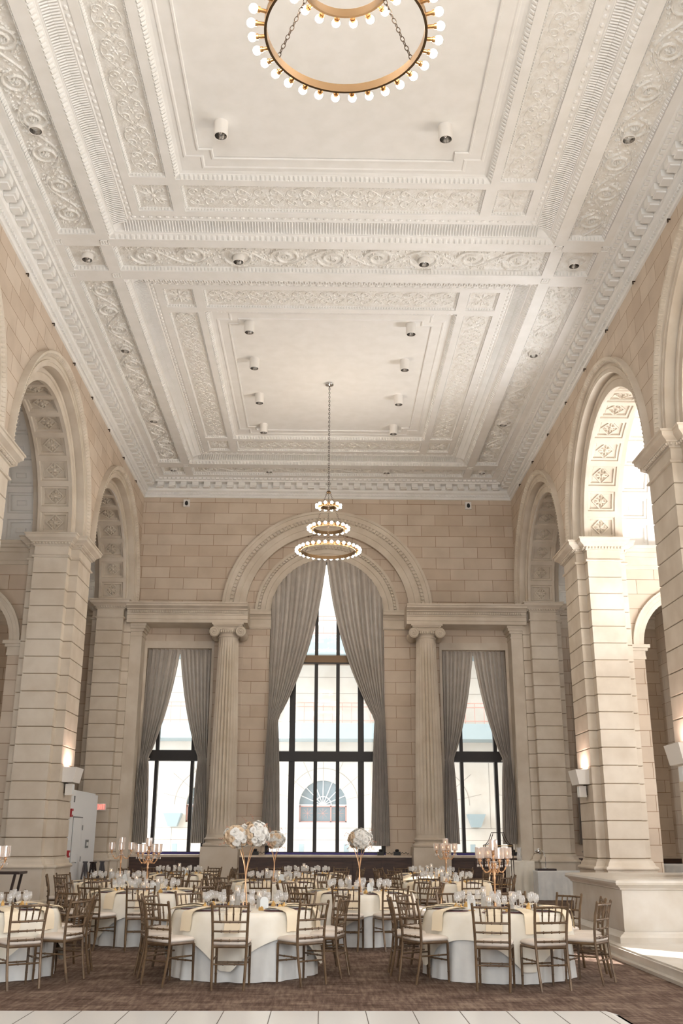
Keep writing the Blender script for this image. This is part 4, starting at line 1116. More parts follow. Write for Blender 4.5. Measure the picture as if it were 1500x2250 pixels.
# folding tray stands
def tray_stand(lab, x, y, rz, h, lean=.1):
    t = thing('folding_tray_stand', lab, 'tray stand', (x, y, 0), rz)
    for k, (xa, xb2) in enumerate(((-.02, -.14), (.02, .0), (-.02, .06), (.02, .20))):
        m = MB(); yy = -.08+.05*k; m.loops([[(xb2-.022, yy-.015, 0), (xb2+.022, yy-.015, 0), (xb2+.022, yy+.015, 0), (xb2-.022, yy+.015, 0)], [(xa-.022, yy-.015, h), (xa+.022, yy-.015, h), (xa+.022, yy+.015, h), (xa-.022, yy+.015, h)]], True, True, True); m.build('leg', darkwood, t)
    m = MB(); m.box(-.06, .06, -.11, .10, h, h+.03); m.build('top_bar', darkwood, t)
    m = MB(); m.box(-.045, .045, -.012, .0, h-.16, h-.12); m.build('strap', black, t)
tray_stand('dark folding tray stand leaning by the white door, left one', -5.88, 26.35, .2, .98)
tray_stand('dark folding tray stand leaning by the white door, middle one', -5.80, 26.9, -.1, .96)
tray_stand('dark folding tray stand leaning by the white door, right one', -5.70, 27.5, .15, .96)
t = thing('serving_stand', 'tall dark wooden serving stand behind the left front table', 'stand', (-5.55, 18.3, 0))
m = MB(); m.box(-.42, .42, -.25, .25, .99, 1.03); m.build('top', darkwood, t)
for a, b in ((-.34, -.2), (.34, .2), (-.34, .2), (.34, -.2)):
    m = MB(); m.loops([[(a*.5-.02, b-.02, 0), (a*.5+.02, b-.02, 0), (a*.5+.02, b+.02, 0), (a*.5-.02, b+.02, 0)], [(a-.02, b-.02, .99), (a+.02, b-.02, .99), (a+.02, b+.02, .99), (a-.02, b+.02, .99)]], True, True, True); m.build('leg', darkwood, t)
# equipment on the sills
for xx, lab in ((-1.95, 'small black uplight box and cable on the sill by the left column'), (2.2, 'small black cable box on the sill by the right column'), (1.72, 'small black uplight on the sill under the right big curtain'), (5.62, 'small black uplight on the right side window sill')):
    t = thing('sill_uplight', lab, 'light', (xx, YB-.2, 1.10))
    m = MB(); m.box(-.10, .10, -.07, .07, 0, .10); m.lathe([(.05, .1), (.06, .14), (.04, .17)], 10, cap1=True); m.build('case', black, t)
    m = MB(); m.tube([(.1+.03*k, -.05+.03*math.sin(k*1.3), .03+.05*abs(math.sin(k*.9))) for k in range(9)], .008, 5); m.build('cable', black, t)

# ------------------------------------------------------------------ chiavari chairs
def chair_parts():
    P = []
    def add(name, m, mt, sm='auto'): P.append((name, m.mesh(name, mt, sm)))
    # rear leg continues as the back post
    for s in (-1, 1):
        m = MB(); pts = []; rr_ = []
        for z, x, y in ((0, .178, -.265), (.15, .184, -.235), (.30, .188, -.208), (.44, .190, -.195), (.60, .195, -.200), (.76, .201, -.225), (.895, .207, -.262)):
            pts.append((s*x, y, z)); rr_.append(.0155)
        m.tube(pts, rr_, 8)
        m.lathe([(.0175, 0), (.0175, .006), (.012, .014), (.004, .018)], 8, (s*.207, -.262, .893), True, True)
        for z, x, y in ((.10, .182, -.245), (.34, .189, -.203), (.56, .194, -.198), (.70, .199, -.214)): m.torus((s*x, y, z), .014, .0045, 8, 4)
        add('rear_leg', m, chairwood)
    for s in (-1, 1):
        m = MB(); m.tube([(s*.192, .19, 0), (s*.192, .185, .43)], [.013, .0165], 8)
        for z in (.12, .33): m.torus((s*.192, .187, z), .014, .0045, 8, 4)
        add('front_leg', m, chairwood)
    def post(z):
        tb = ((0, .178, -.265), (.15, .184, -.235), (.30, .188, -.208), (.44, .190, -.195), (.60, .195, -.200), (.76, .201, -.225), (.895, .207, -.262))
        for a, b in zip(tb[:-1], tb[1:]):
            if a[0] <= z <= b[0]:
                f = (z-a[0])/(b[0]-a[0]); return a[1]+(b[1]-a[1])*f, a[2]+(b[2]-a[2])*f
        return tb[-1][1:]
    rails = (.865, .70, .60, .505)
    for i, z in enumerate(rails):
        x, y = post(z); m = MB(); pts = []
        for k in range(9):
            u = -1+k/4.0; pts.append((u*x, y-.022*(1-u*u), z))
        m.tube(pts, .0125 if i in (0, 1) else .0105, 7)
        for u in (-.5, 0, .5): m.sphere((u*x, y-.022*(1-u*u), z), .0165, 6, 4, (.6, 1, 1))
        add('back_rail', m, chairwood)
    for u in (-.6, -.2, .2, .6):
        x0, y0 = post(.70); x1, y1 = post(.865)
        m = MB(); a = Vector((u*x0*.95, y0-.022*(1-u*u), .70)); b = Vector((u*x1, y1-.022*(1-u*u), .865))
        pts = [a+(b-a)*f for f in (0, .25, .45, .5, .55, .75, 1)]; m.tube(pts, [.0075, .009, .0095, .0125, .0095, .009, .0075], 6); add('spindle', m, chairwood)
    m = MB(); L = []
    def seatloop(ins, z):
        pts = [(-.19+ins, -.20+ins), (.19-ins, -.20+ins), (.205-ins, .17-ins), (.17-ins, .205-ins), (-.17+ins, .205-ins), (-.205+ins, .17-ins)]
        return [(x, y, z) for x, y in pts]
    m.loops([seatloop(0, .425), seatloop(-.006, .44), seatloop(0, .455)], True, True, True); add('seat_frame', m, chairwood)
    m = MB(); m.loops([seatloop(.008, .455), seatloop(-.004, .468), seatloop(-.004, .485), seatloop(.015, .502), seatloop(.06, .510)], True, False, True); add('seat_cushion', m, cushion, True)
    for nm, a, b in (('stretcher', (-.19, .187, .24), (.19, .187, .24)), ('stretcher', (-.187, -.215, .26), (.187, -.215, .26)), ('stretcher', (-.188, -.21, .30), (-.192, .187, .30)), ('stretcher', (.188, -.21, .30), (.192, .187, .30))):
        m = MB(); m.tube([a, b], .0095, 6)
        A, B = Vector(a), Vector(b)
        for f in (.33, .67): m.sphere(A+(B-A)*f, .014, 6, 4)
        add(nm, m, chairwood)
    return P
CH = chair_parts()
def merged(parts, name, mt):
    v, f = [], []
    for me in parts:
        o = len(v); v += [tuple(x.co) for x in me.vertices]; f += [tuple(i+o for i in p.vertices) for p in me.polygons]
    me = bpy.data.meshes.new(name); me.from_pydata(v, [], f); me.materials.append(mt); me.polygons.foreach_set('use_smooth', [True]*len(me.polygons)); return me
CH_FAR = [('back', merged([me for n, me in CH if n in ('rear_leg', 'back_rail', 'spindle')], 'back', chairwood)),
          ('base', merged([me for n, me in CH if n in ('front_leg', 'seat_frame', 'stretcher')], 'base', chairwood)),
          ('seat_cushion', [me for n, me in CH if n == 'seat_cushion'][0])]
def chair(x, y, rz, label, group, detail=True):
    t = thing('banquet_chair', label, 'chair', (x, y, 0), rz, group)
    for nm, me in (CH if detail else CH_FAR): link(nm, me, t)
    return t
SECT = ['at its right end', 'at its right end, set slightly back', 'at its back right', 'at its back, opposite the camera', 'at its back left', 'at its left end, set slightly back', 'at its left end', 'at its left end, set slightly forward', 'at its front left', 'at its front, nearest the camera', 'at its front right', 'at its right end, set slightly forward']
SECT16 = ['right end', 'right end, slightly behind', 'back right', 'back, right of middle', 'back middle', 'back, left of middle', 'back left', 'left end, slightly behind', 'left end', 'left end, slightly forward', 'front left', 'front, left of middle', 'front middle', 'front, right of middle', 'front right', 'right end, slightly forward']
def sec(a, used):
    k = int(round((a % 360)/22.5)) % 16
    for d in (0, 1, -1, 2, -2):
        if (k+d) % 16 not in used: used.add((k+d) % 16); return SECT16[(k+d) % 16]
    return SECT16[k]

# ------------------------------------------------------------------ tables
TR, TZ = .86, .75
m = MB(); m.lathe([(0.0, TZ-.03), (TR, TZ-.03), (TR, TZ-.006), (0, TZ-.006)], 40); TOPM = m.mesh('tabletop', darkwood)
LEGM = []
for a in range(4):
    m = MB(); an = a*PI/2+PI/4; m.tube([(.45*math.cos(an), .45*math.sin(an), 0), (.45*math.cos(an), .45*math.sin(an), TZ-.03)], .018, 8); LEGM.append(m.mesh('leg', iron))
def cloth_mesh(seed):
    rnd = random.Random(seed); m = MB(); n = 200; L = []
    fs = [(rnd.randint(5, 8), rnd.uniform(0, 6.3), .5), (rnd.randint(12, 16), rnd.uniform(0, 6.3), .8), (rnd.randint(20, 27), rnd.uniform(0, 6.3), .45)]
    def wav(a): return sum(w_*math.sin(k*a+p) for k, p, w_ in fs)
    for r in (.02, .5, .86): L.append([(r*math.cos(2*PI*k/n), r*math.sin(2*PI*k/n), TZ+.002) for k in range(n)])
    L.append([((TR+.006)*math.cos(2*PI*k/n), (TR+.006)*math.sin(2*PI*k/n), TZ-.004) for k in range(n)])
    for j in range(1, 11):
        f = j/10.0; ring = []
        for k in range(n):
            a = 2*PI*k/n; r = TR+.018+.018*f+.034*(f**.8)*wav(a+.05*f)
            z = TZ-.01-(TZ-.016)*f
            ring.append((r*math.cos(a), r*math.sin(a), max(z, .006)))
        L.append(ring)
    m.loops(L, True, True); return m.mesh('tablecloth', cloth, True)
def overlay_mesh(seed):
    rnd = random.Random(seed); m = MB(); n = 176; L = []; rot = rnd.uniform(0, 1.5)
    A = 1.16; z0 = TZ+.004; p1, p2 = rnd.uniform(0, 6.3), rnd.uniform(0, 6.3)
    def ext(a):
        a = (a-rot); c = max(abs(math.cos(a)), abs(math.sin(a))); return A/c
    for r in (.02, .45, .84): L.append([(r*math.cos(2*PI*k/n), r*math.sin(2*PI*k/n), z0) for k in range(n)])
    L.append([((TR+.013)*math.cos(2*PI*k/n), (TR+.013)*math.sin(2*PI*k/n), z0-.006) for k in range(n)])
    for j in range(1, 9):
        f = j/8.0; ring = []
        for k in range(n):
            a = 2*PI*k/n; d = min(ext(a)-TR, .66)*.92*f
            q = d/.55
            base = TR+.035+.03*min(d/.74, 1)
            w_ = .034*(math.sin(9*a+p1)*.7+math.sin(17*a+p2)*.5)*min(1, q*1.4)+.03*q
            r = base+w_*.8+.02*f
            ring.append((r*math.cos(a), r*math.sin(a), z0-.012-d))
        L.append(ring)
    m.loops(L, True, True); return m.mesh('overlay_cloth', ivory, True)
CLO = [cloth_mesh(s) for s in (1, 2, 3)]; OVR = [overlay_mesh(s) for s in (11, 12, 13, 14)]
# tableware
m = MB(); m.lathe([(0.001, .006), (.075, .006), (.085, .010), (.135, .018), (.137, .021), (.09, .013), (.001, .009)], 24); PLATE_A = m.mesh('dinner_plate', china, True)
m = MB(); m.lathe([(.001, 0), (.145, .0), (.152, .006), (.142, .008), (.001, .006)], 24); CHARG = m.mesh('charger', rim, True)
def goblet(h, rb, rt, name):
    m = MB(); m.lathe([(.034, 0), (.034, .002), (.006, .008), (.0045, h*.42), (.010, h*.47), (rb*.8, h*.56), (rb, h*.70), (rt, h), (rt-.0015, h), (rb-.002, h*.70), (rb*.75, h*.575), (.004, h*.50)], 14, cap0=True); return m.mesh(name, glass, True)
GOB = goblet(.185, .037, .030, 'water_goblet'); WIN = goblet(.205, .034, .026, 'wine_glass')
def napkin_mesh(seed):
    rnd = random.Random(seed); m = MB(); L = []; w_ = .098
    for y, z in ((-.11, .018), (-.02, .028), (.08, .024), (.165, .012), (.225, .006), (.272, -.012), (.290, -.05), (.300, -.12), (.304, -.22)):
        sk = rnd.uniform(-.006, .006); row = []
        for k in range(9):
            u = -1+k/4.0; row.append((u*w_*(1-.06*rnd.random())+sk, y, z+.006*math.sin(u*5+seed)*(1 if z > 0 else .4)+.002*(k % 2)))
        L.append(row)
    m.loops(L, False)
    L2 = [[(x, y+(.006 if y > .2 else 0), z-.006) for x, y, z in r] for r in L]; m.loops(L2[::-1], False)
    return m.mesh('napkin', napk, True)
NAP = [napkin_mesh(s) for s in range(3)]
m = MB(); m.loops([[(-.03, -.02, 0), (.03, -.02, 0), (.03, .02, 0), (-.03, .02, 0)], [(-.028, -.018, .03), (.028, -.018, .03), (.028, .018, .03), (-.028, .018, .03)], [(-.012, -.008, .05), (.012, -.008, .05), (.012, .008, .05), (-.012, .008, .05)]], True, True, True)
m.sphere((0, 0, .054), .012, 6, 4); FAV = m.mesh('favor_box', goldfoil)
def hurricane(h, fill):
    m = MB(); r = .034; m.lathe([(r, 0), (r, h), (r-.002, h), (r-.002, .006), (.001, .006)], 20, cap0=True); g = m.mesh('glass_cylinder', glass, True)
    m = MB(); m.lathe([(.027, h*fill), (.027, h*fill+.022), (.020, h*fill+.026), (.001, h*fill+.024)], 14, cap0=True); c = m.mesh('floating_candle', candle, True)
    m = MB(); m.lathe([(.001, 0), (.0055, .007), (.004, .016), (.001, .028)], 8, (0, 0, h*fill+.028)); f = m.mesh('flame', flame, True)
    m = MB(); m.lathe([(.031, .007), (.031, h*fill)], 16, cap1=True); wmesh = m.mesh('water', glass, True)
    return g, c, f, wmesh
HUR = [hurricane(.16, .55), hurricane(.21, .62), hurricane(.26, .68)]
m = MB(); m.lathe([(.032, 0), (.038, .05), (.030, .10), (.018, .14), (.022, .17), (.030, .20), (.028, .20), (.016, .145), (.028, .1), (.034, .05), (.001, .008)], 16, cap0=True); BUD = m.mesh('glass_vase', glass, True)
m = MB(); m.lathe([(.040, 0), (.048, .07), (.034, .13), (.034, .16), (.046, .215), (.044, .215), (.031, .16), (.030, .13), (.044, .07), (.001, .008)], 18, cap0=True); SVASE = m.mesh('glass_vase', glass, True)
# number card
def card_mesh():
    m = MB(); pts = [(-.055, .0), (.055, .0), (.055, .11)]+[(.055*math.cos(PI*k/12), .11+.055*math.sin(PI*k/12)) for k in range(1, 12)]+[(-.055, .11)]
    m.loops([[(x, -.003, z) for x, z in pts], [(x, .003, z) for x, z in pts]], True, True, True); return m.mesh('card_plate', frost)
CARD = card_mesh()
m = MB(); m.box(-.04, .04, -.015, .015, 0, .012); CARDB = m.mesh('card_base', goldfoil)

# flowers
def blossom_mesh(seed, mt):
    rnd = random.Random(seed); m = MB(); m.sphere((0, 0, 0), .020, 8, 5)
    for layer, (cnt, R, el) in enumerate(((6, .034, 1.25), (8, .042, .85), (11, .050, .45), (12, .054, .05), (9, .048, -.4))):
        for k in range(cnt):
            a = 2*PI*(k+.5*layer)/cnt+rnd.uniform(-.15, .15); e = el+rnd.uniform(-.15, .15); d = Vector((math.cos(a)*math.cos(e), math.sin(a)*math.cos(e), math.sin(e)))
            t_ = Vector((-math.sin(a), math.cos(a), 0)); u_ = d.cross(t_); c = d*.012; w_ = R*.46
            row0 = [c+t_*w_*.35*q for q in (-1, 0, 1)]; row1 = [d*R*.65+t_*w_*q+u_*.006*abs(q) for q in (-1, 0, 1)]
            row2 = [d*R+t_*w_*.95*q+u_*(-.012+.014*rnd.random())+d*(.008*rnd.uniform(-1, 1)) for q in (-1, 0, 1)]
            m.loops([[tuple(p) for p in row0], [tuple(p) for p in row1], [tuple(p) for p in row2]], False)
    return m.mesh('blossom', mt, True)
BL = [blossom_mesh(1, petal_w), blossom_mesh(2, petal_w), blossom_mesh(3, petal_t)]
def flower_stand(x, y, label, lobes, tanbias, seed, zc=1.62):
    rnd = random.Random(seed)
    t = thing('flower_centerpiece', label, 'flower arrangement', (x, y, TZ+.006))
    m = MB(); m.lathe([(.05, .0), (.05, .008), (.014, .014)], 16, cap0=True, cap1=True); m.build('base', rosegold, t, True)
    zt_ = zc-TZ-.14
    for k in range(4):
        a = PI/4+k*PI/2+.3; m = MB(); pts = []
        for j in range(13):
            f = j/12.0; r = .036-.034*math.sin(min(f/.55, 1)*PI/2) if f < .45 else .004+.115*((f-.45)/.55)**1.8
            pts.append((r*math.cos(a), r*math.sin(a), .01+(zt_-.0)*f))
        m.tube(pts, .0055, 6); m.build('gold_rod', rosegold, t)
    n = 98; i = 0
    for lx, lz, R in lobes:
        cnt = int(n*R/sum(q[2] for q in lobes))
        for k in range(cnt):
            zz = 1-2*(k+.5)/cnt; a = k*2.399963; rr_ = math.sqrt(1-zz*zz); d = Vector((rr_*math.cos(a), rr_*math.sin(a), zz*.80))
            p = Vector((lx, 0, zc+lz-TZ))+d*R*rnd.uniform(.80, 1.12)
            tan_ = (d.x < tanbias and rnd.random() < .62) or rnd.random() < .08
            me = BL[2] if tan_ else BL[rnd.randint(0, 1)]
            o = link('blossom', me, t, p, rot=d.to_track_quat('Z', 'Y').to_euler(), scale=rnd.uniform(.72, 1.12))
            i += 1
    m = MB()
    for lx, lz, R in lobes: m.sphere((lx, 0, zc+lz-TZ), R*.74, 12, 8, (1, 1, .8))
    m.build('flower_core', leafm, t, True)
    for k in range(14):
        m = MB()
        lx, lz, R = lobes[k % len(lobes)]; a = rnd.choice((0, PI))+rnd.uniform(-.9, .9); e = rnd.uniform(-.9, 1.3); d = Vector((math.cos(a)*math.cos(e), math.sin(a)*math.cos(e), math.sin(e)))
        p = Vector((lx, 0, zc+lz-TZ))+d*R*.9; m.tube([p, p+d*.06+Vector((0, 0, .01)), p+d*.11], .0015, 3)
        for q in range(6): m.sphere(p+d*(.05+.012*q)+Vector((rnd.uniform(-.014, .014), rnd.uniform(-.014, .014), rnd.uniform(-.014, .014))), .006, 5, 3)
        m.build('sprig', twig, t)
    return t
# crystal candelabrum
def cyl_prisms(m, r, z0, z1, n, w_):
    for k in range(n):
        a = 2*PI*k/n; M_ = Matrix.Rotation(a, 4, 'Z') @ Matrix.Translation((r, 0, 0)); m.box(-.004, .004, -w_/2, w_/2, z0, z1, M_)
m = MB(); cyl_prisms(m, .052, .0, .128, 12, .022); m.lathe([(.054, 0), (.054, .008), (.044, .008), (.044, 0), (.054, 0)], 14); m.lathe([(.058, .122), (.058, .134), (.048, .134), (.048, .122), (.058, .122)], 14); SHADE = m.mesh('crystal_shade', crystal)
m = MB(); m.lathe([(.001, -.07), (.012, -.065), (.008, -.05), (.020, -.04), (.024, -.02), (.012, -.012), (.030, -.004), (.046, 0), (.044, .004), (.001, .004)], 14); CUP = m.mesh('candle_cup', rosegold, True)
m = MB(); m.lathe([(.018, .004), (.018, .045), (.001, .045)], 10, cap0=True); CAN = m.mesh('candle', candle, True)
m = MB(); m.lathe([(.001, .046), (.006, .054), (.001, .078)], 8); FLM = m.mesh('flame', flame, True)
def pendants(m, r, z, n):
    for k in range(n):
        a = 2*PI*k/n
        for q in range(3): m.sphere((r*math.cos(a), r*math.sin(a), z-.018*q), .006, 6, 4)
        m.sphere((r*math.cos(a), r*math.sin(a), z-.068), .009, 6, 4, (1, 1, 2))
m = MB(); pendants(m, .032, -.02, 5); PEND = m.mesh('pendant', crystal, True)
m = MB(); pts = []
for j in range(15):
    f = j/14.0; pts.append((.015+.175*f, 0, -.02-.085*math.sin(f*PI)*1.0+.03*max(0, (f-.55)/.45)**1.4))
m.tube(pts, [.008+.002*math.sin(k*2.4) for k in range(15)], 8)
for j in (4, 8, 11): m.sphere(pts[j], .013, 8, 5)
ARM = m.mesh('arm', rosegold, True)
def candelabrum(x, y, label, rot=0.4, H=.80):
    t = thing('crystal_candelabrum', label, 'candelabrum', (x, y, TZ+.006), rot)
    za = H-.26
    m = MB(); m.lathe([(.075, 0), (.078, .006), (.05, .016), (.03, .022), (.018, .04), (.022, .06), (.013, .075), (.011, .20), (.013, za-.20), (.020, za-.17), (.012, za-.15), (.028, za-.10), (.014, za-.06), (.034, za-.03), (.034, za+.0), (.014, za+.02), (.020, za+.05), (.026, za+.08), (.012, za+.12)], 14, cap0=True, cap1=True); m.build('stem', rosegold, t, True)
    def cup(parent, loc):
        for nm, me in (('candle_cup', CUP), ('crystal_shade', SHADE), ('candle', CAN), ('flame', FLM), ('pendant', PEND)): link(nm, me, parent, loc)
    for k in range(4):
        a = k*PI/2+.5
        arm = link('arm', ARM, t, (0, 0, za), a); cup(arm, (.19, 0, .065))
    cup(t, (0, 0, za+.16))
    m = MB(); m.lathe([(.02, -.01), (.05, 0), (.02, .01)], 12); pendants(m, .048, 0, 8); q = m.build('bobeche', crystal, t, True); q.location = (0, 0, za+.02)
    return t

TABLES = [  # x, y, descriptor, feature, chairs (angle of seat, distance of rear feet) , explicit hidden ranges
    (-4.18, 13.40, 'left front table', 'candel', [(305, 1.56), (337, 1.40), (10, 1.32), (58, 1.40), (95, 1.36)]),
    (-.97, 13.55, 'centre front table', 'flower', [(267.6, 1.46), (309.5, 1.40), (346, 1.30), (230, 1.47), (194, 1.30), (22, 1.35), (58, 1.36), (94, 1.36), (128, 1.36), (160, 1.36)]),
    (2.20, 13.45, 'right front table', 'candel', [(213, 1.40), (259, 1.49), (286, 1.47), (324, 1.42), (356, 1.34), (36, 1.40), (72, 1.38), (108, 1.38), (142, 1.38), (178, 1.34)]),
    (.62, 17.40, 'second-row flower table', 'flower', [(260, 1.46), (291, 1.43), (222, 1.36), (186, 1.34), (325, 1.40), (0, 1.36), (36, 1.36), (75, 1.36), (112, 1.36), (150, 1.36)]),
    (-2.87, 17.45, 'second-row candelabrum table', 'candel', [(276, 1.47), (244, 1.46), (210, 1.40), (170, 1.36), (318, 1.40), (352, 1.36), (28, 1.36), (64, 1.36), (98, 1.36), (134, 1.36)]),
    (-3.98, 20.95, 'third-row far left table', 'candel', [(262, 1.40), (298, 1.36), (334, 1.36), (10, 1.36), (46, 1.36), (84, 1.36), (120, 1.36), (156, 1.36), (192, 1.38), (228, 1.36)]),
    (-.95, 21.15, 'third-row middle table', 'flower', [(262, 1.42), (226, 1.38), (298, 1.36), (334, 1.36), (10, 1.36), (46, 1.36), (84, 1.36), (120, 1.36), (156, 1.36), (192, 1.36)]),
    (2.50, 21.20, 'third-row right table', 'candel', [(283, 1.42), (250, 1.42), (215, 1.38), (320, 1.36), (356, 1.36), (34, 1.36), (70, 1.36), (106, 1.36), (142, 1.36), (178, 1.36)]),
    (-.35, 25.0, 'back-row middle table', 'plain', [(270, 1.38), (306, 1.36), (342, 1.36), (18, 1.36), (54, 1.36), (90, 1.36), (126, 1.36), (162, 1.36), (198, 1.36), (234, 1.36)]),
    (2.60, 25.0, 'back-row right table', 'plain', [(262, 1.38), (298, 1.36), (334, 1.36), (10, 1.36), (46, 1.36), (82, 1.36), (118, 1.36), (154, 1.36), (190, 1.36), (226, 1.36)]),
    (-3.35, 24.9, 'back-row left table', 'plain', [(274, 1.38), (310, 1.36), (346, 1.36), (22, 1.36), (58, 1.36), (94, 1.36), (130, 1.36), (166, 1.36), (202, 1.36), (238, 1.36)]),
]
rnd = random.Random(5)
for ti, (tx, ty, desc, feat, chs) in enumerate(TABLES):
    detail = ty < 18.5
    t = thing('round_table', 'round table hidden under the floor-length cloth, the '+desc, 'table', (tx, ty, 0), 0)
    link('tabletop', TOPM, t)
    for me in LEGM: link('leg', me, t)
    c = link('tablecloth', CLO[ti % 3], None, (tx, ty, 0), ti*1.1); tag(c, 'floor-length white cloth under the ivory overlay on the '+desc, 'tablecloth')
    orot = {0: .5, 1: 1.50, 2: .62, 3: .1, 4: 1.0}.get(ti, ti*.77)
    c = link('overlay_cloth', OVR[ti % 4], None, (tx, ty, 0), orot); tag(c, 'ivory square overlay cloth draped on the '+desc, 'tablecloth')
    used = set()
    for ai, (a, d) in enumerate(chs):
        A = math.radians(a); s = sec(a, used); dd = max(d-.255, 1.03)
        jit = rnd.uniform(-.06, .06)
        chair(tx+dd*math.cos(A), ty+dd*math.sin(A), A+PI/2+jit, 'antique gold spindle-back chair at the %s of the %s' % (s, desc), 'chairs at the '+desc, detail)
        def pos(r, off): return (tx+r*math.cos(A)-off*math.sin(A), ty+r*math.sin(A)+off*math.cos(A))
        z = TZ+.007
        px, py = pos(.655, 0)
        pl = thing('place_plate', 'white plate on mauve charger, %s of the %s' % (s, desc), 'plate', (px, py, z), A-PI/2, 'plates on the '+desc)
        link('charger', CHARG, pl); link('dinner_plate', PLATE_A, pl, (0, 0, .004))
        o = link('napkin', NAP[ai % 3], None, (*pos(.655, rnd.uniform(-.02, .02)), z+.012), A-PI/2+rnd.uniform(-.08, .08)); tag(o, 'cream napkin hanging at the %s of the %s' % (s, desc), 'napkin', 'napkins on the '+desc)
        o = link('water_goblet', GOB, None, (*pos(.50, .12), z)); tag(o, 'stemmed water goblet at the %s of the %s' % (s, desc), 'glass', 'goblets on the '+desc)
        o = link('wine_glass', WIN, None, (*pos(.46, .025), z)); tag(o, 'taller slim wine glass at the %s of the %s' % (s, desc), 'glass', 'wine glasses on the '+desc)
        o = link('favor_box', FAV, None, (*pos(.49, -.10), z), A+.3); tag(o, 'small gold favor box at the %s of the %s' % (s, desc), 'favor box', 'favor boxes on the '+desc)
    # centre pieces
    z = TZ+.007
    for k, (r, a) in enumerate(((.19, 200), (.20, 320), (.17, 110))):
        A = math.radians(a+ti*17)
        hv = thing('candle_vase', '%s glass cylinder with floating candle on the %s' % (('shortest', 'medium-height', 'tallest')[k], desc), 'candle holder', (tx+r*math.cos(A), ty+r*math.sin(A), z), 0, 'candle cylinders on the '+desc)
        for nm, me in zip(('glass_cylinder', 'floating_candle', 'flame', 'water'), HUR[k]): link(nm, me, hv)
    A = math.radians(30+ti*17)
    o = link('glass_vase', SVASE if feat == 'flower' else BUD, None, (tx+.12*math.cos(A), ty+.12*math.sin(A), z)); tag(o, 'clear pinched-waist glass vase at the centre of the '+desc, 'vase')
    cx_, cy_ = {0: (-3.99, 13.02), 1: (-.70, 13.1), 2: (1.85, 13.15)}.get(ti, (tx+.16, ty-.30))
    cdn = thing('number_card', 'frosted arched table number card %son the %s' % ('reading 8 ' if ti == 0 else '', desc), 'table number', (cx_, cy_, z), -.25 if ti == 0 else .0)
    link('card_plate', CARD, cdn, (0, 0, .01), scale=1.1 if ti == 0 else .9); link('card_base', CARDB, cdn)
    if ti == 0:
        m = MB()
        for zc_, r_ in ((.105, .018), (.068, .022)): m.loops([[(q*math.cos(2*PI*k/20)*.85, -.0045, zc_+q*math.sin(2*PI*k/20)) for k in range(20)] for q in (r_, r_-.006)], True)
        m.build('numeral_8', whitepaint, cdn)
    if feat == 'candel': candelabrum(tx, ty+.02, 'rose gold candelabrum with crystal shades standing on the '+desc, .3+ti*.5)
    elif feat == 'flower':
        lob = [[(-.12, -.01, .16), (.11, .02, .165)], [(0, 0, .17), (.05, -.01, .15)], [(0, 0, .17)]][{1: 0, 3: 1, 6: 2}[ti]]
        flower_stand(tx, ty, ('large two-lobed white and blush flower ball on gold rods on the ', 'white flower ball with pink sprigs on gold rods on the ', 'smaller white and blush flower ball on gold rods on the ')[{1: 0, 3: 1, 6: 2}[ti]]+desc, lob, {1: -.2, 3: -.3, 6: .2}[ti], 20+ti, {1: 1.62, 3: 1.58, 6: 1.55}[ti])

# ------------------------------------------------------------------ bar and service corner
def draped(lab, x0, x1, y0, y1, h, mt, seed, name='draped_table'):
    rd = random.Random(seed); t = thing(name, lab, 'table', ((x0+x1)/2, (y0+y1)/2, 0)); W, D = (x1-x0)/2, (y1-y0)/2
    per = []
    n1, n2 = max(8, int(W*2/.02)), max(8, int(D*2/.02))
    for k in range(n1): per.append((-W+2*W*k/n1, -D, 0, -1))
    for k in range(n2): per.append((W, -D+2*D*k/n2, 1, 0))
    for k in range(n1): per.append((W-2*W*k/n1, D, 0, 1))
    for k in range(n2): per.append((-W, D-2*D*k/n2, -1, 0))
    L = []; m = MB()
    for f in (0, .05, .3, .6, 1):
        amp = .022*f**.5 if f else 0
        L.append([(x+nx*amp*math.sin(i*.62+seed), y+ny*amp*math.sin(i*.62+seed), h*(1-f)+.008) for i, (x, y, nx, ny) in enumerate(per)][::1])
    m.loops(L[::-1], True, False, True); m.build('draped_cloth', mt, t, True)
    m = MB(); m.box(-W+.03, W-.03, -D+.03, D-.03, h-.04, h-.005); m.build('tabletop', darkwood, t)
    return t
draped('long white-clothed bar table in front of the far right pier', 5.85, 8.1, 28.6, 29.25, .74, cloth, 3)
draped('taller ivory pleated service table left of the long bar table', 5.25, 5.95, 29.45, 30.1, .98, ivory, 5)
draped('white-clothed table in the right aisle seen past the bright pier', 8.9, 10.0, 27.2, 28.0, .95, cloth, 8)
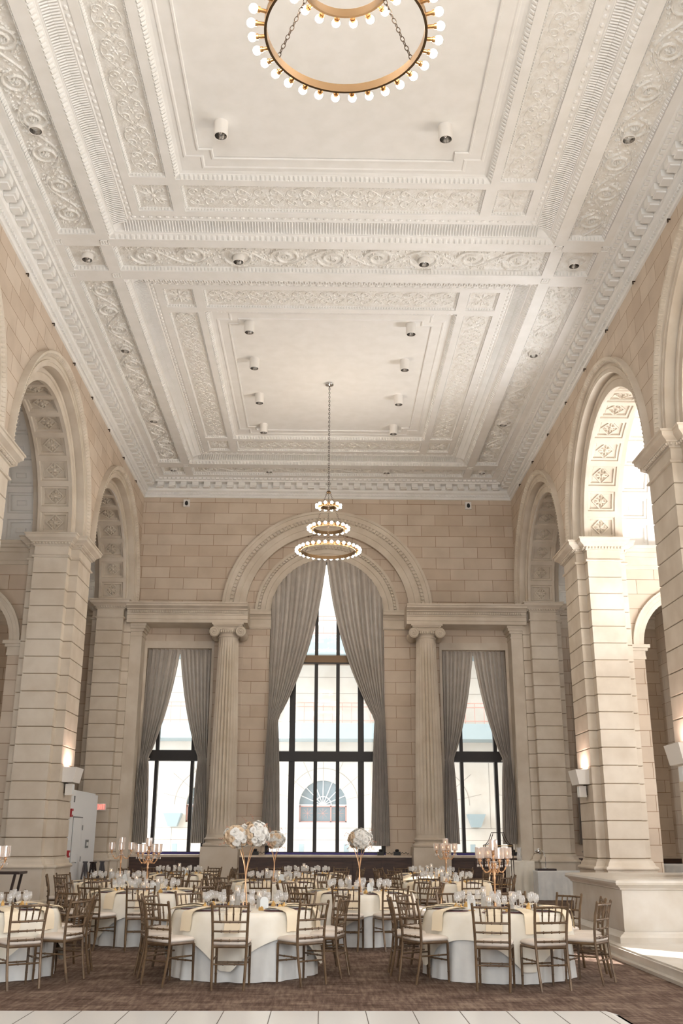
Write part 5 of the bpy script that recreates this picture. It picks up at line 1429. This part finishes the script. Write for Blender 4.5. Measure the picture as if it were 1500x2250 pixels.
def lamp_(lab, x, y, z, q):
    t = thing('chrome_lamp', lab, 'lamp', (x, y, z))
    m = MB(); m.lathe([(.07, 0), (.07, .012), (.01, .02)], 16, cap0=True, cap1=True); m.build('base', chrome, t, True)
    m = MB(); m.tube([(0, 0, .015), (0, 0, .30), (q*.05, 0, .44), (q*.14, 0, .50)], .008, 6); m.build('arm', chrome, t, True)
    m = MB(); m.lathe([(.03, .07), (.045, .03), (.085, -.06), (.08, -.06), (.04, .02)], 16); o = m.build('lamp_shade', chrome, t, True); o.location = (q*.18, 0, .46); o.rotation_euler = (0, q*-.5, 0)
for x, q, lab in ((6.15, -1, 'left'), (7.45, -1, 'right')):
    m = MB(); m.box(-.26, .26, -.16, .16, 0, .05)
    o = m.build('carving_board', darkwood); o.location = (x, 28.92, .749); tag(o, 'dark wooden board on the bar table under the %s chrome lamp' % lab, 'board')
    lamp_('chrome heat lamp with bent arm on the %s board of the bar' % lab, x, 28.92, .80, q)
o = link('glass_vase', SVASE, None, (5.6, 29.8, .989), scale=1.6); tag(o, 'large clear glass jar on the taller ivory service table', 'jar')
t = thing('wire_cart', 'tall wire-framed gold cart with an ogee top before the right side window', 'cart', (4.62, 27.5, 0))
for yy in (-.16, .16):
    m = MB(); pts = [(-.36, yy, 0), (-.36, yy, 1.42)]+[(-.36+.20*(f**1.0), yy, 1.42+.24*f**2.2) for f in (.2, .4, .6, .8, 1)]+[(-.14, yy, 1.73), (.14, yy, 1.73)]+[(.36-.20*f, yy, 1.42+.24*f**2.2) for f in (1, .8, .6, .4, .2)]+[(.36, yy, 1.42), (.36, yy, 0)]
    m.tube(pts, .010, 6); m.build('frame', iron, t)
m = MB()
for zz in (.45, 1.40):
    for yy in (-.16, .16): m.tube([(-.36, yy, zz), (.36, yy, zz)], .009, 6)
    for xx in (-.36, .36): m.tube([(xx, -.16, zz), (xx, .16, zz)], .009, 6)
m.build('cross_bar', goldfoil, t)
m = MB(); m.box(-.36, .36, -.16, .16, .45, .46); m.build('shelf', glass, t)
for k, (x, y, rz) in enumerate(((-4.75, 22.6, 1.8), (-4.9, 22.95, 1.8))): pass
for o_ in bpy.data.objects:
    if o_.get('label') and len(o_['label'].split()) > 16: print('LONG', o_['label'])
